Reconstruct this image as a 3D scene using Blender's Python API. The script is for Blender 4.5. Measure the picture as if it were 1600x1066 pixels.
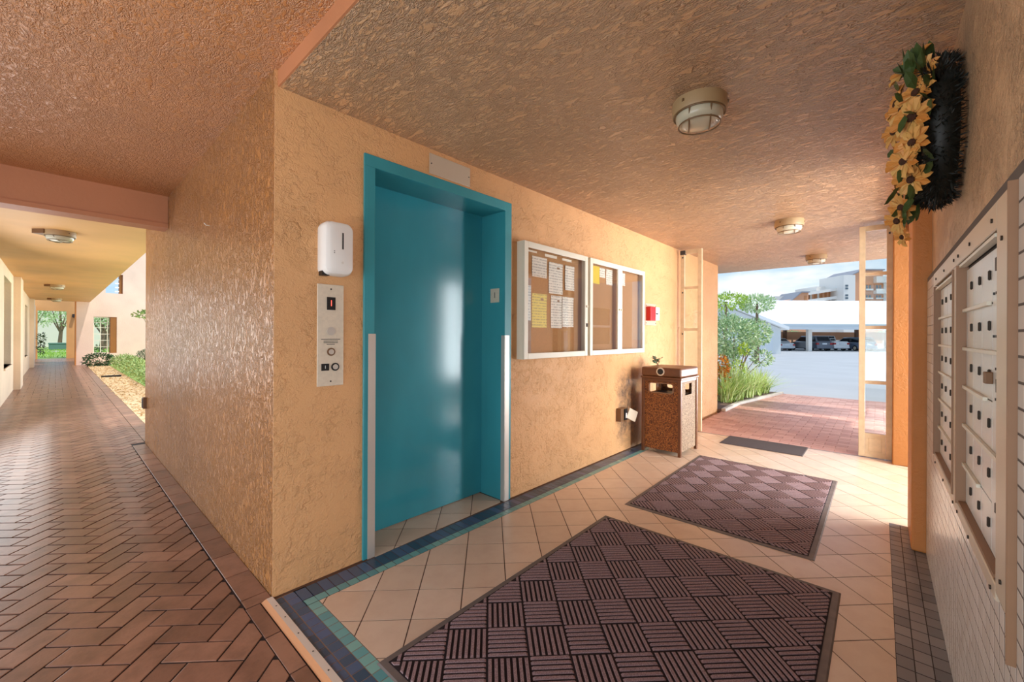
import bpy, bmesh, math, random
from math import sin, cos, pi, radians, sqrt, atan2, exp
from mathutils import Vector, Matrix
random.seed(7)
for o in list(bpy.data.objects): bpy.data.objects.remove(o)
SC = bpy.context.scene
COL = SC.collection

# ------------------------------------------------------------------ camera, sky, sun, daylight, exposure
CAM = Vector((-0.667, -2.056, 1.2))
cd = bpy.data.cameras.new('camera'); cam = bpy.data.objects.new('camera', cd); COL.objects.link(cam)
cd.sensor_width = 36; cd.lens = 641/1600*36; cd.shift_y = -0.00544; cd.clip_start = 0.02; cd.clip_end = 600
cam.matrix_world = Matrix(((0.66773, -0.0031, -0.7444, CAM.x), (-0.7444, 0.0035, -0.66773, CAM.y), (0.00465, 0.99999, 0, CAM.z), (0, 0, 0, 1)))
SC.camera = cam
vs = SC.view_settings
vs.view_transform = 'Standard'; vs.look = 'None'; vs.gamma = 1; vs.use_curve_mapping = False; vs.exposure = 0.24

W = bpy.data.worlds.new('sky'); SC.world = W; W.use_nodes = True
nt = W.node_tree; nt.nodes.clear()
def wn(t, **k):
    n = nt.nodes.new(t)
    for a, b in k.items(): setattr(n, a, b)
    return n
out = wn('ShaderNodeOutputWorld'); bg = wn('ShaderNodeBackground'); nt.links.new(bg.outputs[0], out.inputs[0])
tc = wn('ShaderNodeTexCoord'); sep = wn('ShaderNodeSeparateXYZ'); nt.links.new(tc.outputs['Generated'], sep.inputs[0])
rp = wn('ShaderNodeValToRGB'); nt.links.new(sep.outputs['Z'], rp.inputs[0])
e = rp.color_ramp.elements
e[0].position = 0.0; e[0].color = (0.60, 0.80, 0.95, 1); e[1].position = 0.6; e[1].color = (0.22, 0.46, 0.86, 1)
m_ = rp.color_ramp.elements.new(0.2); m_.color = (0.33, 0.60, 0.90, 1)
mp = wn('ShaderNodeMapping'); mp.inputs['Scale'].default_value = (1.0, 1.0, 3.2); nt.links.new(tc.outputs['Generated'], mp.inputs[0])
nz = wn('ShaderNodeTexNoise'); nz.inputs['Scale'].default_value = 3.6; nz.inputs['Detail'].default_value = 6; nz.inputs['Roughness'].default_value = 0.55
nt.links.new(mp.outputs[0], nz.inputs['Vector'])
cr = wn('ShaderNodeValToRGB'); cr.color_ramp.elements[0].position = 0.46; cr.color_ramp.elements[1].position = 0.66
nt.links.new(nz.outputs[0], cr.inputs[0])
mx = wn('ShaderNodeMix', data_type='RGBA'); nt.links.new(cr.outputs[0], mx.inputs[0]); nt.links.new(rp.outputs[0], mx.inputs[6])
mx.inputs[7].default_value = (0.93, 0.96, 0.99, 1); nt.links.new(mx.outputs[2], bg.inputs[0]); bg.inputs[1].default_value = 0.95

sd = bpy.data.lights.new('sun', 'SUN'); sd.energy = 2.6; sd.angle = radians(1.5); sd.color = (1.0, 0.95, 0.86)
sun = bpy.data.objects.new('sun', sd); COL.objects.link(sun)
sun.rotation_euler = Vector((0.19, -0.42, 1.0)).to_track_quat('Z', 'Y').to_euler()

def area_lamp(name, loc, direction, sx, sy, power, col=(0.93, 0.97, 1.0)):
    l = bpy.data.lights.new(name, 'AREA'); l.shape = 'RECTANGLE'; l.size = sx; l.size_y = sy; l.energy = power; l.color = col
    o = bpy.data.objects.new(name, l); COL.objects.link(o); o.location = loc
    o.rotation_euler = Vector(direction).to_track_quat('-Z', 'Y').to_euler(); return o
area_lamp('daylight_side_opening', (3.70, -4.1, 1.30), (-0.05, 1, 0.12), 2.2, 1.9, 235)
area_lamp('fill_walk_behind', (-0.3, -5.2, 1.1), (0.45, 1, 0.25), 3.0, 2.0, 95)  # unseen fill lamp added behind the viewpoint to brighten the interior
area_lamp('fill_walk_left', (-2.5, -0.8, 0.8), (1, -0.25, 0.35), 3.0, 1.3, 50)  # fill lamp added left of the frame to lift the lobby
area_lamp('daylight_walk_opening', (-1.42, 5.3, 1.15), (1, -0.3, 0.05), 4.6, 1.5, 48)
area_lamp('fill_courtyard', (4.2, 12.0, 1.6), (-1, 0.0, 0.05), 13.0, 2.4, 420)  # added lamp hidden behind the wall block, brightens the far walkway
area_lamp('fill_entrance_bounce', (7.4, -3.7, 0.30), (-1, 0.75, 0.62), 3.4, 0.5, 160)  # low unseen fill added to imitate pavement bounce onto the lobby ceiling

# ------------------------------------------------------------------ materials
def lin(c):
    if isinstance(c, (tuple, list)): return tuple(lin(x) for x in c[:3]) + (1,)
    c /= 255.0
    return c/12.92 if c <= 0.04045 else ((c+0.055)/1.055)**2.4
class NT:
    def __init__(s, name):
        s.m = bpy.data.materials.new(name); s.m.use_nodes = True; s.t = s.m.node_tree
        s.b = s.t.nodes['Principled BSDF']; s.o = s.t.nodes['Material Output']
    def n(s, t, ins=None, **k):
        x = s.t.nodes.new(t)
        for a, b in k.items(): setattr(x, a, b)
        for a, b in (ins or {}).items():
            if hasattr(b, 'is_output') or isinstance(b, bpy.types.NodeSocket): s.t.links.new(b, x.inputs[a])
            else: x.inputs[a].default_value = b
        return x
    def ramp(s, f, stops, interp='LINEAR'):
        r = s.n('ShaderNodeValToRGB', {0: f}); r.color_ramp.interpolation = interp
        el = r.color_ramp.elements
        while len(el) < len(stops): el.new(0.5)
        for q, (p, c) in zip(el, stops):
            q.position = p; q.color = c if isinstance(c, tuple) else (c, c, c, 1)
        return r.outputs[0]
    def mix(s, f, a, b, blend='MIX'):
        return s.n('ShaderNodeMix', {0: f, 6: a, 7: b}, data_type='RGBA', blend_type=blend).outputs[2]
    def math(s, op, a, b=0.0):
        return s.n('ShaderNodeMath', {0: a, 1: b}, operation=op).outputs[0]
    def coord(s, scale=(1, 1, 1), which='Object', rot=(0, 0, 0)):
        tcn = s.n('ShaderNodeTexCoord')
        return s.n('ShaderNodeMapping', {0: tcn.outputs[which], 'Scale': scale, 'Rotation': rot}).outputs[0]
    def noise(s, v, scale, detail=3, rough=0.5, dist=0.0):
        return s.n('ShaderNodeTexNoise', {'Vector': v, 'Scale': scale, 'Detail': detail, 'Roughness': rough, 'Distortion': dist}).outputs[0]
    def set(s, **k):
        for a, b in k.items():
            a = a.replace('_', ' ')
            if isinstance(b, bpy.types.NodeSocket): s.t.links.new(b, s.b.inputs[a])
            else: s.b.inputs[a].default_value = b
        return s
    def bump(s, h, strength, dist):
        bn = s.n('ShaderNodeBump', {'Height': h, 'Strength': strength, 'Distance': dist})
        s.t.links.new(bn.outputs[0], s.b.inputs['Normal'])
def flat(name, c, rough=0.5, metal=0.0, spec=0.5, var=0.0, vscale=20, bump=0.0):
    m = NT(name); m.set(Roughness=rough, Metallic=metal); m.b.inputs['Specular IOR Level'].default_value = spec
    if var:
        nn = m.noise(m.coord(), vscale, 4)
        c2 = tuple(max(0, x*(1-var)) for x in c); c1 = tuple(min(255, x*(1+var*0.6)) for x in c)
        m.set(Base_Color=m.ramp(nn, [(0.3, lin(c2)), (0.7, lin(c1))]))
        if bump: m.bump(nn, bump, 0.004)
    else: m.set(Base_Color=lin(c))
    return m.m
def stucco(name, c, rough, scale, strength, dist=0.012, stretch=(1, 1, 1), rot=(0, 0, 0), plate=(0.42, 0.60), var=0.07, stain=False, spec=0.5, groove=False):
    m = NT(name); v = m.coord(stretch, rot=rot)
    a = m.noise(v, scale, 5, 0.62, 0.2)
    plateau = m.ramp(a, [(plate[0], 0.0), (plate[1], 1.0)])
    ridge = m.math('ABSOLUTE', m.math('SUBTRACT', m.noise(v, scale*1.7, 3, 0.55, 0.4), 0.5))
    ridge = m.ramp(ridge, [(0.0, 1.0), (0.09, 0.0)])
    fine = m.noise(v, scale*7, 3, 0.6)
    mask = m.ramp(m.noise(v, scale*0.28, 2), [(0.36, 0.25), (0.58, 1.0)])
    if groove:      # flattened knock-down finish: plateaus cut by thin worm-like grooves
        g1 = m.ramp(m.math('ABSOLUTE', m.math('SUBTRACT', m.noise(v, scale*1.5, 4, 0.6, 0.5), 0.5)), [(0.0, 0.0), (0.045, 1.0)])
        g2 = m.ramp(m.math('ABSOLUTE', m.math('SUBTRACT', m.noise(v, scale*3.1, 3, 0.6, 0.3), 0.47)), [(0.0, 0.35), (0.05, 1.0)])
        h = m.math('ADD', m.math('MULTIPLY', m.math('MULTIPLY', g1, g2), 0.8), m.math('ADD', m.math('MULTIPLY', plateau, 0.3), m.math('MULTIPLY', fine, 0.2)))
    else:
        body = m.math('ADD', m.math('MULTIPLY', m.math('SUBTRACT', plateau, 0.5), 0.8), m.math('MULTIPLY', ridge, 0.35))
        h = m.math('ADD', m.math('MULTIPLY', body, mask), m.math('MULTIPLY', fine, 0.26))
    m.bump(h, strength, dist)
    big = m.noise(m.coord(), 1.1, 3)
    c2 = tuple(x*(1-var) for x in c)
    colr = m.ramp(big, [(0.35, lin(c2)), (0.65, lin(c))])
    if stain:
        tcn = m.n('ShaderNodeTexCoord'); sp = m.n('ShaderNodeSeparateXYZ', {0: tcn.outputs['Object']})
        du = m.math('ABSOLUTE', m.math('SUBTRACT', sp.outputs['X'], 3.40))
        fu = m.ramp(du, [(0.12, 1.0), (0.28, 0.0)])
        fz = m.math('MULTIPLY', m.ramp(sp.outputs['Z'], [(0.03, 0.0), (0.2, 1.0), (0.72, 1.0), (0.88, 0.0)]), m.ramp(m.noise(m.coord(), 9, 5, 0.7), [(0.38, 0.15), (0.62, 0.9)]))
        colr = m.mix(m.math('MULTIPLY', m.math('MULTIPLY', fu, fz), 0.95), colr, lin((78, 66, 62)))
    m.set(Base_Color=colr, Roughness=rough); m.b.inputs['Specular IOR Level'].default_value = spec
    return m.m
PEACH = (230, 174, 118)
M = {}
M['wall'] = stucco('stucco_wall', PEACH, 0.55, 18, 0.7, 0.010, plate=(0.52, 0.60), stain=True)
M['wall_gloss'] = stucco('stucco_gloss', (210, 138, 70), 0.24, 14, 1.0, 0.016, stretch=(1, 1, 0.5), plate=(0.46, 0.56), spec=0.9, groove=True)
M['ceil'] = stucco('stucco_ceiling', (224, 172, 124), 0.34, 10, 1.0, 0.022, stretch=(1.6, 0.55, 1), plate=(0.42, 0.58), spec=0.8, groove=True)
M['ceil_gloss'] = stucco('stucco_ceiling_gloss', (222, 148, 88), 0.28, 13, 0.7, 0.014, stretch=(1.3, 0.7, 1), plate=(0.40, 0.58), spec=0.9, groove=True)
M['smooth'] = stucco('smooth_peach_paint', (232, 174, 112), 0.5, 30, 0.12, 0.004)
M['beam'] = stucco('brown_peach_paint', (204, 134, 92), 0.5, 30, 0.10, 0.004)
M['pink'] = stucco('pink_stucco', (244, 210, 192), 0.7, 22, 0.25, 0.006)
M['cream'] = stucco('cream_stucco', (244, 216, 184), 0.7, 22, 0.25, 0.006)
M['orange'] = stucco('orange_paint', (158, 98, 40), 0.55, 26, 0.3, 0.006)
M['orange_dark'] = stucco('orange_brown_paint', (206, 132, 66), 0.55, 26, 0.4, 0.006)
M['right'] = stucco('stucco_right', (226, 184, 142), 0.4, 34, 1.0, 0.010, plate=(0.40, 0.52))
M['teal'] = None
def teal(name, c, rough, bs):
    m = NT(name); n1 = m.noise(m.coord(), 60, 2); n2 = m.noise(m.coord((1, 1, 0.4)), 2.2, 3)
    m.bump(n1, bs, 0.002)
    m.set(Base_Color=m.ramp(n2, [(0.3, lin(c)), (0.75, lin(tuple(min(255, x*1.12+6) for x in c)))]), Roughness=rough)
    return m.m
M['teal'] = teal('teal_paint', (52, 144, 160), 0.15, 0.06)
M['teal_frame'] = teal('teal_frame_paint', (52, 138, 148), 0.34, 0.05)
M['steel'] = flat('brushed_steel', (226, 212, 190), 0.42, 0.2, var=0.03, vscale=60)
M['guard'] = flat('satin_guard', (214, 206, 196), 0.42, 0.55)
M['white'] = flat('white_plastic', (238, 234, 228), 0.3)
M['alum'] = flat('cream_aluminium', (232, 224, 204), 0.4)
M['gate'] = flat('gate_paint', (204, 178, 142), 0.45, var=0.05)
M['black'] = flat('black', (22, 20, 20), 0.45)
M['dark'] = flat('dark_grey', (52, 48, 46), 0.6)
M['red'] = flat('red_plastic', (190, 22, 28), 0.35)
M['cork'] = flat('cork', (176, 126, 80), 0.9, var=0.12, vscale=240)
M['bronze'] = flat('bronze_box', (120, 84, 52), 0.5)
M['mail'] = flat('mailbox_aluminium', (226, 220, 210), 0.34, 0.08, var=0.03, vscale=4)
M['mail_frame'] = flat('mailbox_frame', (210, 192, 168), 0.42, 0.2)
M['mail_edge'] = flat('mailbox_frame_edge', (150, 112, 82), 0.5)
M['lock'] = flat('lock_metal', (70, 60, 52), 0.4, 0.7)
M['can_brown'] = flat('can_brown_metal', (112, 66, 34), 0.38, var=0.08)
def speckle(name, a, b, c):
    m = NT(name); vor = m.n('ShaderNodeTexVoronoi', {'Vector': m.coord(), 'Scale': 130.0})
    m.set(Base_Color=m.ramp(vor.outputs['Color'], [(0.2, lin(a)), (0.5, lin(b)), (0.85, lin(c))]), Roughness=0.6); m.bump(vor.outputs['Distance'], 0.5, 0.004); return m.m
M['can_panel'] = speckle('can_aggregate', (84, 42, 12), (134, 76, 26), (176, 112, 52))
M['can_inside'] = flat('can_inside', (226, 150, 70), 0.6)
def varied(name, stops, rough, grunge=0.0, nscale=7, spec=0.5, bump=0.25, gcol=(60, 40, 32)):
    m = NT(name)
    r1 = m.n('ShaderNodeObjectInfo').outputs['Random']; r2 = m.n('ShaderNodeNewGeometry').outputs['Random Per Island']
    f = m.math('FRACT', m.math('ADD', r1, r2)); c = m.ramp(f, [(p, lin(q)) for p, q in stops])
    geo = m.n('ShaderNodeNewGeometry').outputs['Position']
    nn = m.noise(geo, nscale, 5, 0.65)
    if grunge: c = m.mix(m.math('MULTIPLY', m.ramp(nn, [(0.42, 0.0), (0.7, 1.0)]), grunge), c, lin(gcol))
    m.set(Base_Color=c, Roughness=rough); m.b.inputs['Specular IOR Level'].default_value = spec
    if bump: m.bump(m.noise(geo, nscale*12, 3), bump, 0.002)
    return m.m
M['brick'] = varied('paving_brick', [(0, (132, 94, 76)), (0.5, (148, 106, 86)), (1, (164, 120, 98))], 0.30, 0.55, 6, spec=0.8)
M['brick_red'] = varied('red_paver', [(0, (186, 134, 118)), (0.5, (200, 150, 134)), (1, (214, 168, 152))], 0.5, 0.2, 3, gcol=(150, 110, 100))
M['grout'] = flat('dark_joint', (40, 27, 22), 0.9, var=0.2)
M['grout_tile'] = flat('brown_grout', (88, 62, 46), 0.9)
M['grout_pale'] = flat('pale_grout', (104, 92, 84), 0.9); M['grout_dark'] = flat('grey_border_grout', (62, 56, 54), 0.9)
M['tile'] = varied('beige_tile', [(0, (216, 188, 162)), (0.5, (222, 194, 168)), (1, (228, 202, 178))], 0.28, 0.25, 9, bump=0.03, gcol=(190, 150, 122))
M['blue'] = varied('blue_mosaic', [(0, (56, 78, 100)), (0.5, (70, 92, 116)), (1, (84, 102, 136))], 0.25, bump=0.03)
M['turq'] = varied('turquoise_mosaic', [(0, (96, 150, 154)), (0.5, (112, 168, 166)), (1, (136, 182, 170))], 0.25, bump=0.03)
M['grey_tile'] = varied('grey_mosaic', [(0, (104, 104, 108)), (0.5, (124, 122, 124)), (1, (142, 138, 138))], 0.3, bump=0.03)
M['wall_tile'] = varied('cream_wall_tile', [(0, (214, 202, 188)), (1, (228, 218, 206))], 0.22, bump=0.02)
M['strip'] = flat('threshold_metal', (226, 214, 200), 0.45, 0.2)
M['strip_edge'] = flat('threshold_paint', (218, 156, 108), 0.5)
M['mat_rubber'] = flat('mat_rubber', (112, 100, 94), 0.6, var=0.1)
def matpile():
    m = NT('mat_pile'); g = m.n('ShaderNodeNewGeometry').outputs['Position']
    m.set(Base_Color=m.ramp(m.noise(g, 420, 2), [(0.3, lin((112, 84, 86))), (0.7, lin((178, 150, 150)))]), Roughness=0.95); m.bump(m.noise(g, 300, 2), 0.8, 0.003); return m.m
M['pile'] = matpile()
M['pile_base'] = flat('mat_pile_base', (34, 20, 24), 0.95)
M['small_mat'] = flat('small_mat', (74, 66, 68), 0.95, var=0.2, vscale=300)
M['diffuser'] = flat('lamp_diffuser', (204, 194, 168), 0.25)
M['lamp_base'] = flat('lamp_base', (176, 146, 106), 0.45)
M['wire'] = flat('lamp_guard', (120, 90, 56), 0.45)
def glass(name, k=0.9, base=0.04):
    m = NT(name); t = m.n('ShaderNodeBsdfTransparent', {0: (0.97, 0.98, 0.97, 1)}); g = m.n('ShaderNodeBsdfGlossy', {0: (1, 1, 1, 1), 'Roughness': 0.01})
    lw = m.n('ShaderNodeLayerWeight'); f = m.math('ADD', m.math('MULTIPLY', m.math('POWER', lw.outputs['Facing'], 5.0), k), base)
    mixn = m.n('ShaderNodeMixShader', {0: f, 1: t.outputs[0], 2: g.outputs[0]})
    m.t.links.new(mixn.outputs[0], m.o.inputs[0]); return m.m
M['glass'] = glass('pane_glass'); M['board_glass'] = glass('board_glass', 0.9, 0.06)
M['dark_glass'] = flat('car_glass', (30, 36, 44), 0.08)
M['window_dark'] = flat('dark_window', (96, 108, 116), 0.12)
def paper(name, c, ink=0.5):
    m = NT(name); s = m.n('ShaderNodeSeparateXYZ', {0: m.coord()})
    w = m.math('FRACT', m.math('MULTIPLY', s.outputs['Z'], 46.0)); ln = m.ramp(w, [(0.55, 0.0), (0.6, 1.0)], 'CONSTANT')
    nn = m.ramp(m.noise(m.coord((60, 1, 46)), 1.0, 2), [(0.42, 0.0), (0.5, 1.0)])
    m.set(Base_Color=m.mix(m.math('MULTIPLY', m.math('MULTIPLY', ln, nn), ink), lin(c), lin((110, 106, 104))), Roughness=0.8); return m.m
M['paper_w'] = paper('white_sheet', (240, 230, 220)); M['paper_y'] = paper('yellow_sheet', (232, 214, 120)); M['paper_blank'] = flat('plain_sheet', (240, 228, 214), 0.8)
M['yellow'] = flat('yellow_sheet_plain', (226, 196, 50), 0.8)
def emit(name, c, s):
    m = NT(name); m.set(Base_Color=lin(c), Emission_Color=lin(c)); m.b.inputs['Emission Strength'].default_value = s; return m.m
M['led'] = emit('led_red', (255, 96, 80), 1.1)
def leafm(name, a, b, c=None):
    m = NT(name); r = m.n('ShaderNodeNewGeometry').outputs['Random Per Island']
    st = [(0, lin(a)), (1, lin(b))] if c is None else [(0, lin(a)), (0.5, lin(b)), (1, lin(c))]
    m.set(Base_Color=m.ramp(r, st), Roughness=0.55); return m.m
M['leaf_shrub'] = leafm('shrub_leaf', (116, 156, 104), (170, 202, 150), (214, 230, 196)); M['leaf_lime'] = leafm('lime_leaf', (140, 176, 50), (206, 226, 96))
M['leaf_blade'] = leafm('blade_leaf', (140, 176, 80), (196, 218, 130), (232, 240, 186)); M['leaf_croton'] = leafm('croton_leaf', (190, 96, 30), (226, 150, 50), (150, 150, 50))
M['leaf_dark'] = leafm('dark_leaf', (36, 62, 34), (74, 104, 60)); M['leaf_hedge'] = leafm('hedge_leaf', (92, 124, 62), (150, 172, 100), (176, 190, 120))
M['leaf_wreath'] = leafm('wreath_leaf', (40, 62, 30), (84, 102, 48)); M['bristle'] = leafm('wreath_bristle', (12, 14, 10), (26, 28, 20))
M['leaf_tree'] = leafm('tree_leaf', (150, 186, 120), (200, 218, 160), (222, 232, 196))
M['petal'] = leafm('petal', (206, 128, 50), (224, 158, 80), (220, 172, 96)); M['petal_core'] = flat('flower_core', (70, 40, 22), 0.9)
M['bark'] = flat('bark', (132, 108, 88), 0.9, var=0.2)
M['mulch'] = varied('mulch', [(0, (196, 162, 116)), (0.5, (216, 184, 140)), (1, (232, 206, 166))], 0.95, 0.5, 14, bump=0.6, gcol=(140, 104, 70))
M['mulch_dark'] = varied('dark_mulch', [(0, (96, 76, 66)), (0.5, (128, 106, 94)), (1, (160, 140, 126))], 0.95, bump=0.5)
M['lawn'] = flat('lawn', (150, 180, 96), 0.9, var=0.2, vscale=3)
M['asphalt'] = flat('asphalt', (178, 180, 182), 0.85, var=0.03, vscale=0.6)
M['concrete'] = flat('concrete', (206, 200, 190), 0.85, var=0.08, vscale=2)
M['white_roof'] = flat('white_roof', (246, 246, 244), 0.7); M['fascia'] = flat('fascia', (222, 226, 228), 0.6)
M['garage'] = flat('garage_wall', (226, 228, 226), 0.7)
M['bldg_white'] = flat('building_white', (240, 232, 222), 0.7); M['bldg_orange'] = flat('building_orange', (226, 164, 124), 0.7)
M['bldg_deep'] = flat('building_recess', (206, 140, 92), 0.7); M['roof_grey'] = flat('roof_grey', (150, 150, 156), 0.7)
for nme, c in (('silver', (196, 202, 208)), ('graphite', (104, 110, 122)), ('bluegrey', (112, 130, 154)), ('pearl', (226, 228, 230)), ('ink', (40, 42, 48))):
    mm = NT('car_'+nme); mm.set(Base_Color=lin(c), Roughness=0.3, Metallic=0.25); mm.b.inputs['Coat Weight'].default_value = 0.5; M[nme] = mm.m
M['tail'] = flat('tail_lamp', (170, 30, 30), 0.25); M['plate'] = flat('plate', (220, 224, 230), 0.5); M['tyre'] = flat('tyre', (32, 32, 34), 0.8)
M['green_box'] = flat('utility_green', (104, 138, 124), 0.6)

# ------------------------------------------------------------------ mesh helpers
class MB:
    def __init__(s): s.v = []; s.f = []
    def add(s, vs, fs):
        o = len(s.v); s.v += [tuple(v) for v in vs]; s.f += [tuple(i+o for i in f) for f in fs]; return s
    def box(s, a, b, mat=None):
        x0, y0, z0 = (min(p, q) for p, q in zip(a, b)); x1, y1, z1 = (max(p, q) for p, q in zip(a, b))
        vs = [Vector(p) for p in ((x0,y0,z0),(x1,y0,z0),(x1,y1,z0),(x0,y1,z0),(x0,y0,z1),(x1,y0,z1),(x1,y1,z1),(x0,y1,z1))]
        if mat: vs = [mat @ v for v in vs]
        return s.add(vs, [(0,3,2,1),(4,5,6,7),(0,1,5,4),(1,2,6,5),(2,3,7,6),(3,0,4,7)])
    def hexa(s, bot, top):
        return s.add(list(bot)+list(top), [(3,2,1,0),(4,5,6,7),(0,1,5,4),(1,2,6,5),(2,3,7,6),(3,0,4,7)])
    def prism(s, poly, z0, z1, fn=None):
        n = len(poly); fn = fn or (lambda x, y, z: (x, y, z))
        return s.add([fn(x, y, z0) for x, y in poly]+[fn(x, y, z1) for x, y in poly],
                     [tuple(range(n-1, -1, -1)), tuple(range(n, 2*n))]+[(i, (i+1) % n, n+(i+1) % n, n+i) for i in range(n)])
    def tube(s, pts, r, n=8, closed=False):
        pts = [Vector(p) for p in pts]; rings = []; k = len(pts); rr = r if isinstance(r, (list, tuple)) else [r]*k
        for i, p in enumerate(pts):
            t = (pts[(i+1) % k]-pts[i-1]) if closed else (pts[min(i+1, k-1)]-pts[max(i-1, 0)])
            t.normalize(); u = t.cross(Vector((0, 0, 1)) if abs(t.z) < 0.9 else Vector((1, 0, 0))).normalized(); w = t.cross(u)
            rings.append([p+(u*cos(2*pi*j/n)+w*sin(2*pi*j/n))*rr[i] for j in range(n)])
        fs = []
        for i in range(k if closed else k-1):
            a = i*n; b = ((i+1) % k)*n
            fs += [(a+j, a+(j+1) % n, b+(j+1) % n, b+j) for j in range(n)]
        if not closed: fs += [tuple(range(n-1, -1, -1)), tuple(range((k-1)*n, k*n))]
        return s.add([v for g in rings for v in g], fs)
    def lathe(s, prof, c=(0, 0, 0), n=32, mat=None):
        vs = []; fs = []
        for r, z in prof:
            for j in range(n):
                v = Vector((r*cos(2*pi*j/n), r*sin(2*pi*j/n), z))
                vs.append((mat @ v if mat else v)+Vector(c))
        for i in range(len(prof)-1):
            fs += [(i*n+j, i*n+(j+1) % n, (i+1)*n+(j+1) % n, (i+1)*n+j) for j in range(n)]
        fs += [tuple(range(n-1, -1, -1)), tuple(range((len(prof)-1)*n, len(prof)*n))]
        return s.add(vs, fs)
    def mesh(s, name, m, bevel=0, smooth=False, seg=2):
        me = bpy.data.meshes.new(name); me.from_pydata(s.v, [], s.f)
        bm = bmesh.new(); bm.from_mesh(me)
        bmesh.ops.recalc_face_normals(bm, faces=bm.faces)
        if bevel: bmesh.ops.bevel(bm, geom=[x for x in bm.edges if len(x.link_faces) == 2 and x.calc_face_angle(0) > 0.5], offset=bevel, segments=seg, affect='EDGES', profile=0.5)
        bm.to_mesh(me); bm.free(); me.materials.append(m)
        if smooth:
            for p in me.polygons: p.use_smooth = True
            me.set_sharp_from_angle(angle=radians(38))
        return me
    def build(s, name, m, parent=None, **k):
        return link(name, s.mesh(name, m, **k), parent)
def link(name, me, parent=None, loc=None, rz=0):
    o = bpy.data.objects.new(name, me); COL.objects.link(o)
    if parent: o.parent = parent
    if loc is not None: o.location = loc
    if rz: o.rotation_euler = (0, 0, rz)
    return o
def bx(*ab):
    mb = MB()
    for a, b in ab: mb.box(a, b)
    return mb
def tag(o, label=None, cat=None, group=None, kind=None):
    if label: o['label'] = label
    if cat: o['category'] = cat
    if group: o['group'] = group
    if kind: o['kind'] = kind
    return o
def thing(name, label, cat, loc=(0, 0, 0), rz=0, group=None):
    o = link(name, None, None, loc, rz); return tag(o, label, cat, group)
def struct(name, mb, m, label=None, **k):
    o = mb.build(name, m, **k); return tag(o, label, kind='structure')
def sempty(name, label, loc=(0, 0, 0), rz=0):
    return tag(link(name, None, None, loc, rz), label, kind='structure')
def copy_tree(o, parent=None):
    c = o.copy(); COL.objects.link(c)
    if parent: c.parent = parent
    for ch in list(o.children): copy_tree(ch, c)
    return c
def clip(poly, planes):      # planes (a,b,c): keep a*x+b*y<=c
    for a, b, c in planes:
        res = []
        for i in range(len(poly)):
            p, q = poly[i-1], poly[i]; dp = a*p[0]+b*p[1]-c; dq = a*q[0]+b*q[1]-c
            if (dp <= 0) != (dq <= 0):
                t = dp/(dp-dq); res.append((p[0]+(q[0]-p[0])*t, p[1]+(q[1]-p[1])*t))
            if dq <= 0: res.append(q)
        poly = res
        if len(poly) < 3: return None
    ar = abs(sum(poly[i-1][0]*poly[i][1]-poly[i][0]*poly[i-1][1] for i in range(len(poly))))/2
    return poly if ar > 0.00025 else None
FW = Vector((0.7444, 0.6677)); RT = Vector((0.6677, -0.7444))
def seen(x, y, z=0):         # roughly how large a spot on a surface shows from the doorway where one stands
    d = Vector((x-CAM.x, y-CAM.y)); f = d.dot(FW); r = d.dot(RT)
    return f > 0.25 and abs(r/f) < 1.34 and abs((z-CAM.z)/f) < 1.0

# ------------------------------------------------------------------ room shell
TH = radians(1.0)            # the elevator wall turns one degree
H1, H2 = 2.335, 2.41
def wallpt(u, v, z): return (u*cos(TH)-v*sin(TH), -u*sin(TH)-v*cos(TH), z)
wf = MB()
for a, b in (((0, 0, -0.05), (0.455, 0.5, 2.7)), ((1.545, 0, -0.05), (6.45, 0.5, 2.7)), ((0.455, 0, 2.13), (1.545, 0.5, 2.7))): wf.box(a, b)
o = struct('wall_front', wf, M['wall'], 'peach textured stucco wall around the teal elevator door'); o.rotation_euler = (0, 0, -TH)
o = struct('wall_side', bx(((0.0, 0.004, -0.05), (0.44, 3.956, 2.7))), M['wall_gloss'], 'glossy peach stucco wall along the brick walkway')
struct('ceiling', bx(((0.02, -2.75, H1), (7.35, 0.14, 2.62))), M['ceil'], 'heavily textured peach stucco ceiling over the mail lobby')
struct('ceiling', bx(((-2.6, -6.5, H2), (0.014, 2.64, 2.66))), M['ceil_gloss'], 'glossy textured ceiling over the near brick walkway')
struct('trim', bx(((0.012, -6.5, H1+0.001), (0.03, 0.12, 2.6))), M['beam'], 'smooth orange drop between the two ceilings').name = 'trim_1'
bm_ = struct('trim_2', bx(((-2.6, 2.625, 2.16), (-0.002, 2.78, 2.6))), M['beam'], 'brown painted beam crossing the walkway ceiling')
bx(((-2.6, 2.605, 2.13), (-0.002, 2.80, 2.165))).build('beam_lip', M['beam'], bm_)
struct('ceiling', bx(((-2.6, 2.78, 2.4), (0.23, 20.6, 2.62))), M['smooth'], 'smooth orange ceiling over the far walkway')
# upper floor slab, then an unseen slab added to throw shade on the pavers
struct('roof', bx(((-2.6, -6.5, 2.7), (6.9, 3.95, 2.9)), ((-2.6, 3.95, 2.7), (0.23, 20.5, 2.9))), M['concrete'], 'upper floor slab of the building')
struct('trim_3', bx(((8.35, -7.5, 5.6), (9.25, 0.8, 5.9))), M['concrete'], 'unseen slab added to shade the entrance pavers')
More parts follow.
